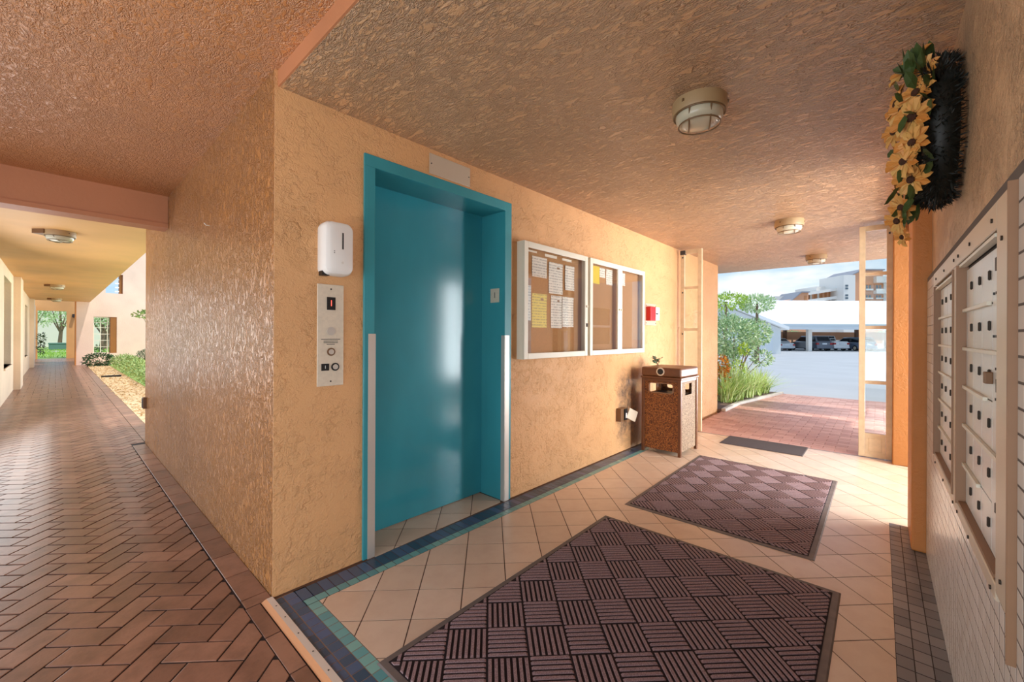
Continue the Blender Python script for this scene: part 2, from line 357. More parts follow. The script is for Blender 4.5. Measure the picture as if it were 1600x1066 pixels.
# right wall
struct('wall_right', bx(((-0.2, -2.6, -0.02), (2.60, -2.268, 2.6))), M['right'], 'rough stucco wall above the mailboxes')
pl = struct('wall_pilaster', bx(((2.555, -2.6, 0.0), (2.95, -2.19, H1))), M['orange_dark'], 'orange stucco pilaster beside the mailboxes', bevel=0.012)
pl.name = 'trim_4'
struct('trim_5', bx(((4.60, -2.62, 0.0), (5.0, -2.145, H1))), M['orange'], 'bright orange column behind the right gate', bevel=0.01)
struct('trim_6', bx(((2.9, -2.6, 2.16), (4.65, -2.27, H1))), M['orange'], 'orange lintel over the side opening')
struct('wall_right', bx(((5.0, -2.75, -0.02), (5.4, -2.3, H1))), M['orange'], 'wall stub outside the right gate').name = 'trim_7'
# left walkway wall, built in bays with recessed windows
wl = MB()
ybreak = []
def bay(y0, y1, wins):
    x0 = -1.25; ys = y0
    for (a, b, z0, z1) in wins:
        wl.box((x0-0.3, ys, -0.05), (x0, a, 2.45)); wl.box((x0-0.3, a, -0.05), (x0, b, z0)); wl.box((x0-0.3, a, z1), (x0, b, 2.45)); ys = b
    wl.box((x0-0.3, ys, -0.05), (x0, y1, 2.45))
bay(8.3, 12.0, [(9.15, 10.9, 0.58, 2.2)]); bay(12.0, 20.5, [(13.9, 15.3, 0.5, 2.05), (16.6, 18.2, 0.5, 2.05)]); bay(20.5, 27.2, [])
struct('wall_left', wl, M['cream'], 'cream stucco wall along the left of the walkway')
for i, (a, b, z0, z1) in enumerate([(9.15, 10.9, 0.58, 2.2), (13.9, 15.3, 0.5, 2.05), (16.6, 18.2, 0.5, 2.05)]):
    w = sempty('window_%d' % (i+1), 'recessed window in the left walkway wall', (-1.25, (a+b)/2, z0))
    hw = (b-a)/2; h = z1-z0
    bx(((-0.16, -hw, 0), (-0.12, -hw+0.06, h)), ((-0.16, hw-0.06, 0), (-0.12, hw, h)), ((-0.16, -hw, 0), (-0.12, hw, 0.06)), ((-0.16, -hw, h-0.06), (-0.12, hw, h)), ((-0.16, -hw, h*0.5-0.02), (-0.12, hw, h*0.5+0.02))).build('frame', M['alum'], w)
    bx(((-0.15, -hw+0.05, 0.05), (-0.14, hw-0.05, h-0.05))).build('pane', M['window_dark'], w)
    bx(((-0.2, -hw, -0.03), (0.02, hw, 0.0))).build('sill', M['cream'], w)
for i, y in enumerate((11.6, 19.9)):
    struct('pilaster', bx(((-1.3, y, 0), (-1.15, y+1.0, 2.41))), M['cream'], 'cream pilaster on the left walkway wall').name = 'trim_%d' % (8+i)
# far pink wall with two openings
wb = MB(); Y0, Y1 = 20.5, 20.85
for a, b in (((-0.13, -0.1), (0.33, 6.5)), ((0.33, -0.1), (0.98, 0.43)), ((0.33, 1.85), (0.66, 6.5)), ((0.66, 1.85), (0.98, 2.79)), ((0.66, 3.55), (1.15, 6.5)), ((0.98, -0.1), (1.15, 2.79)), ((1.15, -0.1), (9, 6.5))):
    wb.box((a[0], Y0, a[1]), (b[0], Y1+0.25, b[1]))
struct('wall_back', wb, M['pink'], 'pale pink wall at the far end of the courtyard')
struct('trim_10', bx(((0.80, Y0+0.02, 0.43), (0.985, Y1+0.3, 1.85))), M['orange'], 'orange reveal of the barred opening in the pink wall')
struct('trim_11', bx(((-0.16, Y0-0.02, 0), (-0.125, Y1, 2.4))), M['orange_dark'], 'dark edge of the pink wall beside the walkway')
gr = thing('window_grille', 'cream barred grille in the low opening of the pink courtyard wall', 'grille', (0.56, 20.62, 0.43))
for x in (-0.22, -0.03, 0.16): bx(((x-0.012, -0.012, 0), (x+0.012, 0.012, 1.42))).build('bar', M['alum'], gr)
for z in (0.02, 0.25, 0.5, 0.75, 1.0, 1.2, 1.4): bx(((-0.23, -0.01, z-0.01), (0.235, 0.01, z+0.01))).build('rail', M['alum'], gr)
rl = thing('balcony_railing', 'white horizontal rails in the upper opening of the pink courtyard wall', 'railing', (0.95, 20.62, 2.79))
for z in (0.06, 0.22, 0.38, 0.54, 0.70): bx(((-0.02, -0.02, z), (0.2, 0.02, z+0.05))).build('rail', M['white_roof'], rl)
bx(((0.1, -0.03, 0), (0.2, 0.25, 0.76))).build('post', M['orange'], rl)
we = MB()
for a, b in (((-1.6, -0.1), (-1.2, 3.4)), ((-0.29, -0.1), (0.3, 3.4)), ((-1.2, 2.26), (-0.29, 3.4))): we.box((a[0], 27.0, a[1]), (b[0], 27.3, b[1]))
struct('wall_far', we, M['smooth'], 'orange wall with a doorway to the garden at the end of the walkway').name = 'wall_end'

# ------------------------------------------------------------------ grounds
struct('ground', bx(((-30, -30, -0.35), (9.5, 70, -0.05))), M['concrete'], 'ground under and around the building')
struct('floor_base', bx(((-0.0, -2.7, -0.045), (4.75, 0.3, -0.0014))), M['grout_tile'], 'tiled floor of the mail lobby').name = 'floor'
FLOOR = bpy.data.objects['floor']
WALK = struct('path', bx(((-2.6, -6.5, -0.046), (-0.001, 3.96, -0.0035)), ((-2.6, 3.96, -0.046), (0.14, 28.0, -0.0035))), M['grout'], 'brick paved walkway in a herringbone pattern'); WALK.name = 'floor.001'
PAVE = struct('path', bx(((4.752, -9, -0.047), (9.6, -0.17, -0.005))), M['brick_red'], 'red brick pavers outside the lobby'); PAVE.name = 'floor.002'
lot = MB(); lot.add([(9.5, -60, 0), (9.5, 30, 0), (28, 60, -0.4), (28, -60, -0.4), (160, 120, -0.4), (160, -100, -0.4), (9.5, -60, -0.5), (9.5, 30, -0.5)], [(0, 3, 2, 1), (3, 5, 4, 2), (0, 1, 7, 6)])
struct('ground', lot, M['asphalt'], 'pale asphalt parking lot')

# lobby tiles: 205 mm squares laid on the diagonal
S = 0.205; G = 0.005; ax, ay = 0.340, -0.297; r2 = 1/sqrt(2)
slope = math.tan(TH)
PA = [(-1, 0, -0.1345), (slope, 1, -0.1755), (0, -1, 2.104), (1, 0, 2.94)]
PB = [(-1, 0, -2.94), (slope, 1, -0.1755), (0, -1, 2.63), (1, 0, 4.738)]
PC = [(-1, 0, -0.493), (0, -1, 0.03), (0, 1, 0.235), (1, 0, 1.50)]
def inside(poly, planes): return all(a*x+b*y <= c+1e-6 for x, y in poly for a, b, c in planes)
fulltile = MB().prism([(r2*(p+q), r2*(q-p)) for p, q in ((G/2, G/2), (S-G/2, G/2), (S-G/2, S-G/2), (G/2, S-G/2))], -0.01, 0.0).mesh('floor_tile', M['tile'])
ntile = 0; small_tiles = MB()
for i in range(-30, 40):
    for j in range(-30, 40):
        ox = ax + r2*(i*S+j*S); oy = ay + r2*(j*S-i*S)
        P = [(ox+r2*(p+q), oy+r2*(q-p)) for p, q in ((G/2, G/2), (S-G/2, G/2), (S-G/2, S-G/2), (G/2, S-G/2))]
        cx = sum(p[0] for p in P)/4; cy = sum(p[1] for p in P)/4
        if not (-0.1 < cx < 5 and -2.8 < cy < 0.4): continue
        if all(inside([p], PA) or inside([p], PB) for p in P):
            if not seen(cx, cy): continue
            link('floor_tile', fulltile, FLOOR, (ox, oy, 0)); ntile += 1
        else:
            for pls in (PA, PB, PC):
                q = clip(P, pls)
                if q and seen(sum(p[0] for p in q)/len(q), sum(p[1] for p in q)/len(q)):
                    if ntile < 297: MB().prism(q, -0.01, 0.0).build('floor_tile', M['tile'], FLOOR); ntile += 1
                    else: small_tiles.prism(q, -0.01, 0.0)
if small_tiles.f: tag(small_tiles.build('floor_tile_remainder', M['tile'], FLOOR), kind='stuff')

# mosaic borders
def cell(w, d, g=0.004, z0=-0.01, z1=0.0): return MB().box((g/2, g/2, z0), (w-g/2, d-g/2, z1))
T1 = sempty('trim_12', 'blue and turquoise mosaic border along the walkway threshold')
c_small = cell(0.032, 0.05).mesh('mosaic_tile', M['blue']); c_blue = cell(0.05, 0.05).mesh('mosaic_tile', M['blue']); c_turq = cell(0.05, 0.05).mesh('mosaic_tile', M['turq'])
for k in range(22):
    y = -0.025-0.05*(k+1)
    link('mosaic_tile', c_small, T1, (0.0, y, 0)); link('mosaic_tile', c_blue, T1, (0.033, y, 0))
    if k >= 2: link('mosaic_tile', c_turq, T1, (0.083, y, 0))
bx(((0, -2.1, -0.012), (0.134, -0.02, -0.001))).build('grout_bed', flat('tan_grout', (140, 112, 90), 0.9), T1)
T2 = sempty('trim_13', 'blue and turquoise mosaic border along the foot of the elevator wall', (0, 0, 0), -TH)
c_long = cell(0.05, 0.098).mesh('mosaic_tile', M['blue'])
for k in range(70):
    x = 0.0835+0.05*k
    if x > 0.13: link('mosaic_tile', c_turq, T2, (x, -0.1735, 0))
    link('mosaic_tile', c_long, T2, (x, -0.1225, 0))
strip2 = MB()
for k in range(70, 92): strip2.box((0.0835+0.05*k, -0.173, -0.01), (0.131+0.05*k, -0.1245, 0)); 
tag(strip2.build('mosaic_remainder', M['turq'], T2), kind='stuff')
strip2 = MB()
for k in range(70, 92): strip2.box((0.0835+0.05*k, -0.122, -0.01), (0.131+0.05*k, -0.0245, 0))
tag(strip2.build('mosaic_remainder', M['blue'], T2), kind='stuff')
bx(((0.08, -0.174, -0.012), (4.7, 0.0, -0.001))).build('grout_bed', M['grout_tile'], T2)
T3 = sempty('trim_14', 'grey mosaic border along the foot of the mailbox wall')
gp_ = 0.0735; c_grey = MB().box((0.003, 0.0015, -0.01), (gp_-0.003, 0.0485, 0.0)).mesh('mosaic_tile', M['grey_tile'])
for k in range(28):
    x = 2.94-gp_*(k+1)
    for j in range(3): link('mosaic_tile', c_grey, T3, (x, -2.105-0.0505*(j+1)+0.001, 0))
bx(((0.8, -2.27, -0.012), (2.941, -2.104, -0.001))).build('grout_bed', M['grout_dark'], T3)
# threshold strip
T4 = sempty('trim_15', 'screwed metal threshold strip between brick walkway and tile')
bx(((-0.026, -2.2, -0.01), (-0.001, 0.0, 0.006))).build('metal_strip', M['strip'], T4)
MB().hexa([(-0.05, -2.2, -0.012), (-0.026, -2.2, -0.012), (-0.026, 0, -0.012), (-0.05, 0, -0.012)], [(-0.05, -2.2, -0.005), (-0.026, -2.2, 0.006), (-0.026, 0, 0.006), (-0.05, 0, -0.005)]).build('painted_edge', M['strip_edge'], T4)
scr = MB().lathe([(0.003, 0), (0.003, 0.0012)], n=8).mesh('screw', M['black'])
for y in (-0.085, -0.19, -0.33, -0.47, -0.6, -0.75, -0.9): link('screw', scr, T4, (-0.013, y, 0.006))
# herringbone bricks
BW = 0.1; JG = 0.007; e1 = (0.7071, -0.7071); e2 = (0.7071, 0.7071); bx0, by0 = -0.691, 0.318
def Lw(a, b): return (bx0+a*e1[0]+b*e2[0], by0+a*e1[1]+b*e2[1])
def brick_poly(a, b, w, d): return [Lw(p, q) for p, q in ((a+JG/2, b+JG/2), (a+w-JG/2, b+JG/2), (a+w-JG/2, b+d-JG/2), (a+JG/2, b+d-JG/2))]
def brick_mesh(poly, mbx=None):
    mb = mbx or MB(); n = len(poly); cx = sum(p[0] for p in poly)/n; cy = sum(p[1] for p in poly)/n
    ins = [(p[0]+(cx-p[0])*min(0.4, 0.003/max(0.004, sqrt((p[0]-cx)**2+(p[1]-cy)**2))), p[1]+(cy-p[1])*min(0.4, 0.003/max(0.004, sqrt((p[0]-cx)**2+(p[1]-cy)**2)))) for p in poly]
    mb.add([(x, y, -0.02) for x, y in poly]+[(x, y, -0.0009) for x, y in poly]+[(x, y, 0.0) for x, y in ins],
           [tuple(range(2*n, 3*n))]+[(i, (i+1) % n, n+(i+1) % n, n+i) for i in range(n)]+[(n+i, n+(i+1) % n, 2*n+(i+1) % n, 2*n+i) for i in range(n)])
    return mb
def cen(p): return (sum(q[0] for q in p)/len(p), sum(q[1] for q in p)/len(p))
bricks = []
WA = [(1, 0, -0.112), (-1, 0, 1.9), (0, -1, 1.8), (0, 1, 4.0)]; WB2 = [(1, 0, -0.0), (-1, 0, 1.25), (0, -1, -4.0), (0, 1, 9.0)]
for a in range(-130, 60):
    for b in range(-60, 140):
        k = (a+b) % 4
        if k == 0: P = brick_poly(a*BW, b*BW, 2*BW, BW); kind = 'h'
        elif k == 2: P = brick_poly(a*BW, b*BW, BW, 2*BW); kind = 'v'
        else: continue
        c = cen(P)
        if not (-2.2 < c[0] < 0.15 and -2.2 < c[1] < 9.3): continue
        for pls in (WA, WB2):
            if inside(P, pls): q = P; kd = kind
            else: q = clip(P, pls); kd = 'c'
            if q and seen(*cen(q)):
                dd = (cen(q)[0]-CAM.x)**2+(cen(q)[1]-CAM.y)**2
                bricks.append((dd, kd, q, (a, b)))
bricks.sort(key=lambda t: t[0])
mh = brick_mesh([(p[0]-Lw(0, 0)[0], p[1]-Lw(0, 0)[1]) for p in brick_poly(0, 0, 2*BW, BW)]).mesh('paving_brick', M['brick'])
mv = brick_mesh([(p[0]-Lw(0, 0)[0], p[1]-Lw(0, 0)[1]) for p in brick_poly(0, 0, BW, 2*BW)]).mesh('paving_brick', M['brick'])
rest = MB()
for n, (dd, kd, q, (a, b)) in enumerate(bricks):
    jz = random.uniform(-0.001, 0.001)
    if n < 270:
        if kd == 'c': o = brick_mesh(q).build('paving_brick', M['brick'], WALK); o.location.z = jz
        else:
            l = Lw(a*BW, b*BW); link('paving_brick', mh if kd == 'h' else mv, WALK, (l[0], l[1], jz))
    else: brick_mesh(q, rest)
y = 3.9
while y > 0.05:      # soldier course along the wall
    y0 = max(0.0, y-0.255); brick_mesh([(-0.105, y0+0.002), (-0.002, y0+0.002), (-0.002, y-0.002), (-0.105, y-0.002)]).build('paving_brick', M['brick'], WALK); y -= 0.255
y = -0.002
while y > -1.2:
    brick_mesh([(-0.108, y-0.25), (-0.053, y-0.25), (-0.053, y-0.002), (-0.108, y-0.002)]).build('paving_brick', M['brick'], WALK); y -= 0.254
y = 4.05
while y < 20:
    brick_mesh([(0.005, y), (0.138, y), (0.138, y+0.2), (0.005, y+0.2)], rest); y += 0.204
y = 9.0
while y < 27.2:      # far part of the walk: courses across
    x = -1.25+random.choice((0, -0.1))
    while x < 0.0:
        brick_mesh([(max(-1.25, x), y+0.002), (min(0.0, x+0.196), y+0.002), (min(0.0, x+0.196), y+0.098), (max(-1.25, x), y+0.098)], rest); x += 0.2
    y += 0.1
tag(rest.build('paving_brick_remainder', M['brick'], WALK), kind='stuff')
# red pavers outside: courses across the entrance
near = MB(); npv = 0; yy = 0
x = 4.756; row = 0
stone_m = brick_mesh([(0.002, 0.002), (0.098, 0.002), (0.098, 0.198), (0.002, 0.198)]).mesh('paving_brick', M['brick_red'])
stone_m2 = stone_m
while x < 9.5:
    y = -2.9-(0.1 if row % 2 else 0)
    while y < -0.1:
        top = min(y+0.198, -0.172-0.0*x)
        if top-y > 0.03:
            full = top-y > 0.197
            if npv < 290 and full and y > -2.4: link('paving_brick', stone_m, PAVE, (x, y, 0.002)); npv += 1
            else: near.add(*(lambda m_: ([(vx, vy, vz+0.002) for vx, vy, vz in m_.v], m_.f))(brick_mesh([(x+0.002, y+0.002), (x+0.098, y+0.002), (x+0.098, top), (x+0.002, top)])))
        y += 0.2
    x += 0.1; row += 1
tag(near.build('paving_brick_remainder', M['brick_red'], PAVE), kind='stuff')
T5 = sempty('trim_16', 'pale blue mosaic sill between lobby tiles and outside pavers')
c_sill = cell(0.05, 0.05).mesh('mosaic_tile', M['grey_tile'])
for k in range(46): link('mosaic_tile', c_sill, T5, (4.742, -0.15-0.0505*(k+1), 0.001))

# wall tiles on the mailbox wall (50 mm, face at y = -2.25)
TW = sempty('trim_17', 'cream square wall tiles around and below the mailboxes', (0, -2.268, 0))
bx(((0.2, 0, 0), (2.555, 0.0176, 0.66)), ((0.2, 0, 0.66), (0.556, 0.0176, 1.527)), ((2.015, 0, 0.66), (2.555, 0.0176, 1.527)), ((0.556, 0, 1.485), (2.015, 0.0176, 1.527))).build('grout_bed', M['grout_pale'], TW)
wt = cell(0.05, 0.05, 0.003).v
def wtile(mb, x, z, h=0.05): mb.box((x+0.0023, 0.005, z+0.0023), (x+0.0477, 0.018, z+h-0.0023)); return mb
base_t = wtile(MB(), 0, 0).mesh('wall_tile', M['wall_tile'], bevel=0.0015, seg=1)
cand = []
for i in range(47):
    for j in range(31):
        x = 0.2+0.05*i; z = 0.05*j*0.97
        if 0.56 < x and x+0.05 < 2.02 and 0.67 < z and z+0.05 < 1.48: continue
        if not seen(x, -2.25, z): continue
        cand.append(((x-CAM.x)**3, x, z))
cand.sort(); restw = MB()
for n, (d_, x, z) in enumerate(cand):
    if n < 290: link('wall_tile', base_t, TW, (x, 0, z))
    else: wtile(restw, x, z)
if restw.f: tag(restw.build('wall_tile_remainder', M['wall_tile'], TW), kind='stuff')

# ------------------------------------------------------------------ elevator door (structure door_1) in the turned wall frame
D1 = sempty('door_1', 'teal elevator door in a deep teal steel frame', (0, 0, 0), -TH)
u0, u1, zt = 0.49, 1.505, 2.103
def fr(mb, y0, y1):
    mb.box((0.428, y0, 0), (u0, y1, zt)); mb.box((u1, y0, 0), (1.573, y1, zt)); mb.box((0.428, y0, zt), (1.573, y1, 2.168)); return mb
fr(MB(), -0.012, 0.27).build('frame', M['teal_frame'], D1, bevel=0.002, seg=1)
bx(((u0, 0.232, 0.006), (u1, 0.27, zt))).build('door_panel', M['teal'], D1)
MB().lathe([(0.006, 0), (0.006, 0.003)], mat=Matrix.Rotation(pi/2, 4, 'X'), c=(0.60, 0.231, 1.80), n=10).build('keyhole', M['black'], D1)
bx(((0.452, -0.017, 0.0), (0.489, -0.0125, 1.205)), ((0.4895, -0.017, 0.0), (0.4935, 0.02, 1.205))).build('corner_guard', M['guard'], D1)
bx(((1.506, -0.017, 0.0), (1.548, -0.0125, 1.2)), ((1.5005, -0.017, 0.0), (1.5045, 0.02, 1.2))).build('corner_guard', M['guard'], D1)
bx(((1.5015, 0.045, 1.443), (1.5045, 0.135, 1.545))).build('floor_plate', M['steel'], D1)
bx(((u0, 0.0, -0.012), (u1, 0.27, -0.0013))).build('grout_bed', M['grout_tile'], D1)
def text(name, s, size, m, parent, loc, rot, ext=0.0006, align='CENTER'):
    cu = bpy.data.curves.new(name, 'FONT'); cu.body = s; cu.size = size; cu.extrude = ext; cu.align_x = align; cu.align_y = 'CENTER'
    cu.materials.append(m); o = bpy.data.objects.new(name, cu); COL.objects.link(o); o.parent = parent; o.location = loc; o.rotation_euler = rot
    bpy.context.view_layer.update(); me = bpy.data.meshes.new_from_object(o.evaluated_get(bpy.context.evaluated_depsgraph_get())); me.name = name
    bpy.data.objects.remove(o); o = link(name, me, parent, loc); o.rotation_euler = rot; return o
FRONT = (pi/2, 0, 0)
text('floor_number', '1', 0.06, M['dark'], D1, (1.5008, 0.09, 1.494), (pi/2, 0, -pi/2))
wp_ = lambda u, v, z: Vector(wallpt(u, v, z))
pt = thing('access_plate', 'blank metal cover plate on the wall above the elevator door', 'cover plate', wp_(1.01, 0, 2.245), -TH)
bx(((-0.162, -0.007, -0.062), (0.162, 0.001, 0.062))).build('plate', M['mail_frame'], pt, bevel=0.002)
for x in (-0.15, 0.15): MB().lathe([(0.004, 0), (0.004, 0.002)], mat=Matrix.Rotation(pi/2, 4, 'X'), c=(x, -0.007, 0.0), n=8).build('screw', M['dark'], pt)

# sanitizer dispenser
ds = thing('soap_dispenser', 'white hand sanitizer dispenser on the wall above the call panel', 'dispenser', wp_(0.26, 0, 1.62), -TH)
def loft_front(secs, n=6):
    mb = MB(); rings = []
    for hw, hh, y, rad in secs:
        ring = []
        for cx, cz, a0 in ((hw-rad, hh-rad, 0), (-hw+rad, hh-rad, pi/2), (-hw+rad, -hh+rad, pi), (hw-rad, -hh+rad, 1.5*pi)):
            for k in range(n+1): a = a0+k*pi/2/n; ring.append((cx+rad*cos(a), y, cz+rad*sin(a)))
        rings.append(ring)
    k = len(rings[0]); fs = []
    for i in range(len(rings)-1): fs += [(i*k+j, i*k+(j+1) % k, (i+1)*k+(j+1) % k, (i+1)*k+j) for j in range(k)]
    fs += [tuple(range(k)), tuple(range((len(rings)-1)*k, len(rings)*k))]
    return mb.add([p for r in rings for p in r], fs)
loft_front([(0.068, 0.126, 0.0, 0.03), (0.072, 0.130, -0.02, 0.035), (0.072, 0.130, -0.07, 0.035), (0.066, 0.124, -0.092, 0.035), (0.052, 0.11, -0.102, 0.03)]).build('housing', M['white'], ds, smooth=True)
bx(((0.008, -0.1035, -0.005), (0.015, -0.10, 0.075))).build('level_window', M['dark'], ds)
for z in (-0.02, -0.028): bx(((-0.032, -0.1035, z), (-0.028, -0.10, z+0.004))).build('indicator', M['dark'], ds)
bx(((-0.07, -0.06, -0.133), (-0.035, -0.02, -0.112))).build('nozzle', M['black'], ds)
MB().lathe([(0.006, 0), (0.006, 0.002)], mat=Matrix.Rotation(pi/2, 4, 'X'), c=(0.01, -0.101, -0.07), n=12).build('emblem', M['mail'], ds)
# call panel
cp = thing('elevator_call_panel', 'tall steel elevator call panel with red digit 1 beside the door', 'call panel', wp_(0.255, 0, 1.197), -TH)
bx(((-0.065, -0.008, -0.253), (0.065, 0.001, 0.253))).build('plate', M['steel'], cp, bevel=0.002)
bx(((-0.02, -0.0105, 0.126), (0.022, -0.007, 0.19))).build('display', M['black'], cp)
text('digit', '1', 0.042, M['led'], cp, (0.001, -0.0108, 0.158), FRONT)
def disc(name, r, m, x, z, t=0.004, par=cp, y=-0.008, n=20): return MB().lathe([(r, 0), (r, t)], mat=Matrix.Rotation(pi/2, 4, 'X'), c=(x, y, z), n=n).build(name, m, par)
disc('speaker_button', 0.021, M['guard'], 0.001, 0.02); disc('button_ring', 0.020, M['bronze'], 0.001, -0.083); disc('call_button', 0.013, M['guard'], 0.001, -0.083, 0.008)
for k, (w_, z) in enumerate(((0.048, -0.022), (0.036, -0.031), (0.036, -0.039), (0.02, -0.047))): bx(((-w_, -0.0085, z), (w_, -0.0075, z+0.0032))).build('engraved_line', M['dark'], cp)
bx(((-0.046, -0.0095, -0.176), (-0.008, -0.0075, -0.142))).build('symbol_square', M['black'], cp)
text('symbol', '1', 0.022, M['white'], cp, (-0.027, -0.010, -0.159), FRONT)
MB().lathe([(0.013, 0), (0.020, 0), (0.020, 0.004), (0.013, 0.004)], mat=Matrix.Rotation(pi/2, 4, 'X'), c=(0.022, -0.008, -0.159), n=24).build('key_ring', M['black'], cp)
disc('key_lock', 0.013, M['guard'], 0.022, -0.159, 0.007)
for z in (0.23, -0.23): disc('screw', 0.004, M['dark'], 0, z, 0.002)

# notice boards
def board(u0, u1, label, doors, z0=1.022, z1=1.905, d=0.075):
    w = (u1-u0)/2; b = thing('notice_board', label, 'notice board', wp_((u0+u1)/2, 0, 0), -TH)
    bx(((-w, -d+0.015, z0), (-w+0.012, 0.001, z1)), ((w-0.012, -d+0.015, z0), (w, 0.001, z1)), ((-w+0.012, -d+0.015, z0), (w-0.012, 0.001, z0+0.012)), ((-w+0.012, -d+0.015, z1-0.012), (w-0.012, 0.001, z1))).build('case', M['alum'], b)
    bx(((-w+0.012, -0.014, z0+0.012), (w-0.012, 0.0005, z1-0.012))).build('cork_back', M['cork'], b)
    for k in range(doors):
        a = -w+k*2*w/doors; c = a+2*w/doors; t = 0.045
        dr = bx(((a, -d, z0), (a+t, -d+0.016, z1)), ((c-t, -d, z0), (c, -d+0.016, z1)), ((a+t, -d, z0), (c-t, -d+0.016, z0+t)), ((a+t, -d, z1-t), (c-t, -d+0.016, z1))).build('door_frame', M['alum'], b, bevel=0.004)
        bx(((a+t-0.004, -d+0.007, z0+t-0.004), (c-t+0.004, -d+0.011, z1-t+0.004))).build('pane', M['board_glass'], dr)
        xl = c-0.02 if k == 0 else a+0.02
        MB().lathe([(0.010, 0), (0.010, 0.01)], mat=Matrix.Rotation(pi/2, 4, 'X'), c=(xl, -d, 1.46), n=14).build('lock', M['steel'], dr)
        if k == 0 and doors == 1: bx(((xl-0.008, -d-0.008, 1.28), (xl+0.01, -d, 1.31))).build('latch', M['lock'], dr)
    return b
board(1.646, 2.507, 'cream framed notice board with one glass door and many papers', 1)
board(2.545, 3.648, 'cream framed notice board with two glass doors beside the fire alarm', 2)
def sheet(u0, z0, u1, z1, m, label, stamp=False, n=[0]):
    n[0] += 1; w = (u1-u0)/2; h = (z1-z0)/2
    p = thing('notice_sheet', label, 'paper', wp_((u0+u1)/2, 0.0145+0.0012*(n[0] % 4), (z0+z1)/2), -TH, 'papers pinned in the notice boards')
    mb = MB(); N = 6
    for i in range(N+1):
        for s_ in (0, 1):
            t = i/N; z = -h+2*h*t; bow = -0.004*(1-sin(pi*t))*0.6
            mb.v.append((-w if s_ == 0 else w, bow-0.0005, z))
    mb.f = [(2*i, 2*i+1, 2*i+3, 2*i+2) for i in range(N)]
    o = mb.build('sheet', m, p); md = o.modifiers.new('thickness', 'SOLIDIFY'); md.thickness = 0.0006
    if stamp: bx(((w*0.15, -0.0026, h*0.62), (w*0.55, -0.0012, h*0.88))).build('stamp', M['dark'] if False else M['mail_edge'], p)
    return p
sheet(1.80, 1.66, 1.985, 1.82, M['paper_w'], 'white sheet at top left of the one-door notice board')
sheet(2.01, 1.545, 2.20, 1.80, M['paper_w'], 'white sheet with a dark stamp, top middle of the one-door board', True)
sheet(2.235, 1.59, 2.37, 1.80, M['paper_w'], 'white sheet at top right of the one-door notice board')
sheet(1.69, 1.315, 1.79, 1.585, M['paper_w'], 'white sheet half hidden at the left edge of the one-door board')
sheet(1.80, 1.262, 1.985, 1.53, M['paper_y'], 'yellow sheet with a stamp in the one-door notice board', True)
sheet(2.04, 1.262, 2.19, 1.53, M['paper_w'], 'white sheet with a stamp right of the yellow sheet', True)
sheet(2.195, 1.275, 2.36, 1.53, M['paper_w'], 'pale sheet at lower right of the one-door notice board')
sheet(1.72, 1.845, 1.86, 1.86, M['paper_blank'], 'thin white strip at top left corner of the one-door board')
sheet(1.96, 1.835, 2.12, 1.858, M['paper_blank'], 'thin white strip at the top middle of the one-door board')
sheet(2.19, 1.835, 2.33, 1.855, M['paper_blank'], 'thin white strip at the top right of the one-door board')
sheet(2.615, 1.69, 2.79, 1.855, M['yellow'], 'bright yellow sheet in the two-door notice board')
sheet(2.80, 1.76, 2.90, 1.85, M['paper_w'], 'small white note right of the bright yellow sheet')
sheet(2.92, 1.70, 3.04, 1.85, M['paper_w'], 'white sheet beside the middle bar of the two-door board')
sheet(3.17, 1.72, 3.30, 1.85, M['paper_w'], 'white sheet at top left of the right-hand door of the two-door board')
# fire alarm
fa = thing('fire_alarm', 'red and white fire alarm pull station on the wall by the notice board', 'fire alarm', wp_(3.93, 0, 1.45), -TH)
bx(((-0.13, -0.012, -0.125), (0.16, 0.001, 0.125))).build('back_plate', flat('alarm_back', (214, 176, 150), 0.4), fa, bevel=0.004)
bx(((-0.12, -0.07, -0.075), (0.02, -0.012, 0.085))).build('red_cover', M['red'], fa, bevel=0.006)
bx(((0.02, -0.066, -0.07), (0.13, -0.012, 0.085))).build('white_front', M['white'], fa, bevel=0.006)
bx(((0.03, -0.075, 0.0), (0.07, -0.065, 0.012))).build('key', M['black'], fa)
for x, z in ((-0.11, 0.1), (0.14, 0.1), (0.14, -0.1), (-0.11, -0.1)): MB().lathe([(0.006, 0), (0.006, 0.004)], mat=Matrix.Rotation(pi/2, 4, 'X'), c=(x, -0.011, z), n=8).build('screw', M['lock'], fa)
# outlet
ou = thing('wall_outlet', 'bronze weatherproof outlet with its cover flipped open left of the trash can', 'outlet', wp_(3.22, 0, 0.40), -TH)
bx(((-0.06, -0.055, -0.07), (0.06, 0.001, 0.06))).build('box', M['bronze'], ou, bevel=0.004)
bx(((0.0, -0.066, -0.062), (0.058, -0.055, 0.052))).build('socket_plate', M['black'], ou)
bx(((0.02, -0.068, -0.04), (0.04, -0.066, 0.01))).build('socket', M['white'], ou)
c = MB().box((0, -0.008, -0.055), (0.13, 0.008, 0.055)); c.v = [tuple(Matrix.Translation((0.055, -0.07, 0.01)) @ Matrix.Rotation(radians(-18), 4, 'Z') @ Matrix.Rotation(radians(25), 4, 'Y') @ Vector(v)) for v in c.v]
c.build('cover', M['mail_frame'], ou, bevel=0.004)
ob = thing('junction_box', 'small bronze box low on the far edge of the walkway wall', 'junction box', (0.0, 3.88, 0.45))
bx(((-0.03, -0.04, -0.06), (0.001, 0.04, 0.06))).build('box', M['bronze'], ob, bevel=0.004); bx(((-0.035, -0.03, -0.05), (-0.03, 0.03, 0.05))).build('cover', M['dark'], ob)
hk = thing('wall_hook', 'tiny metal hook high on the glossy walkway wall', 'hook', (0, 1.17, 1.90))
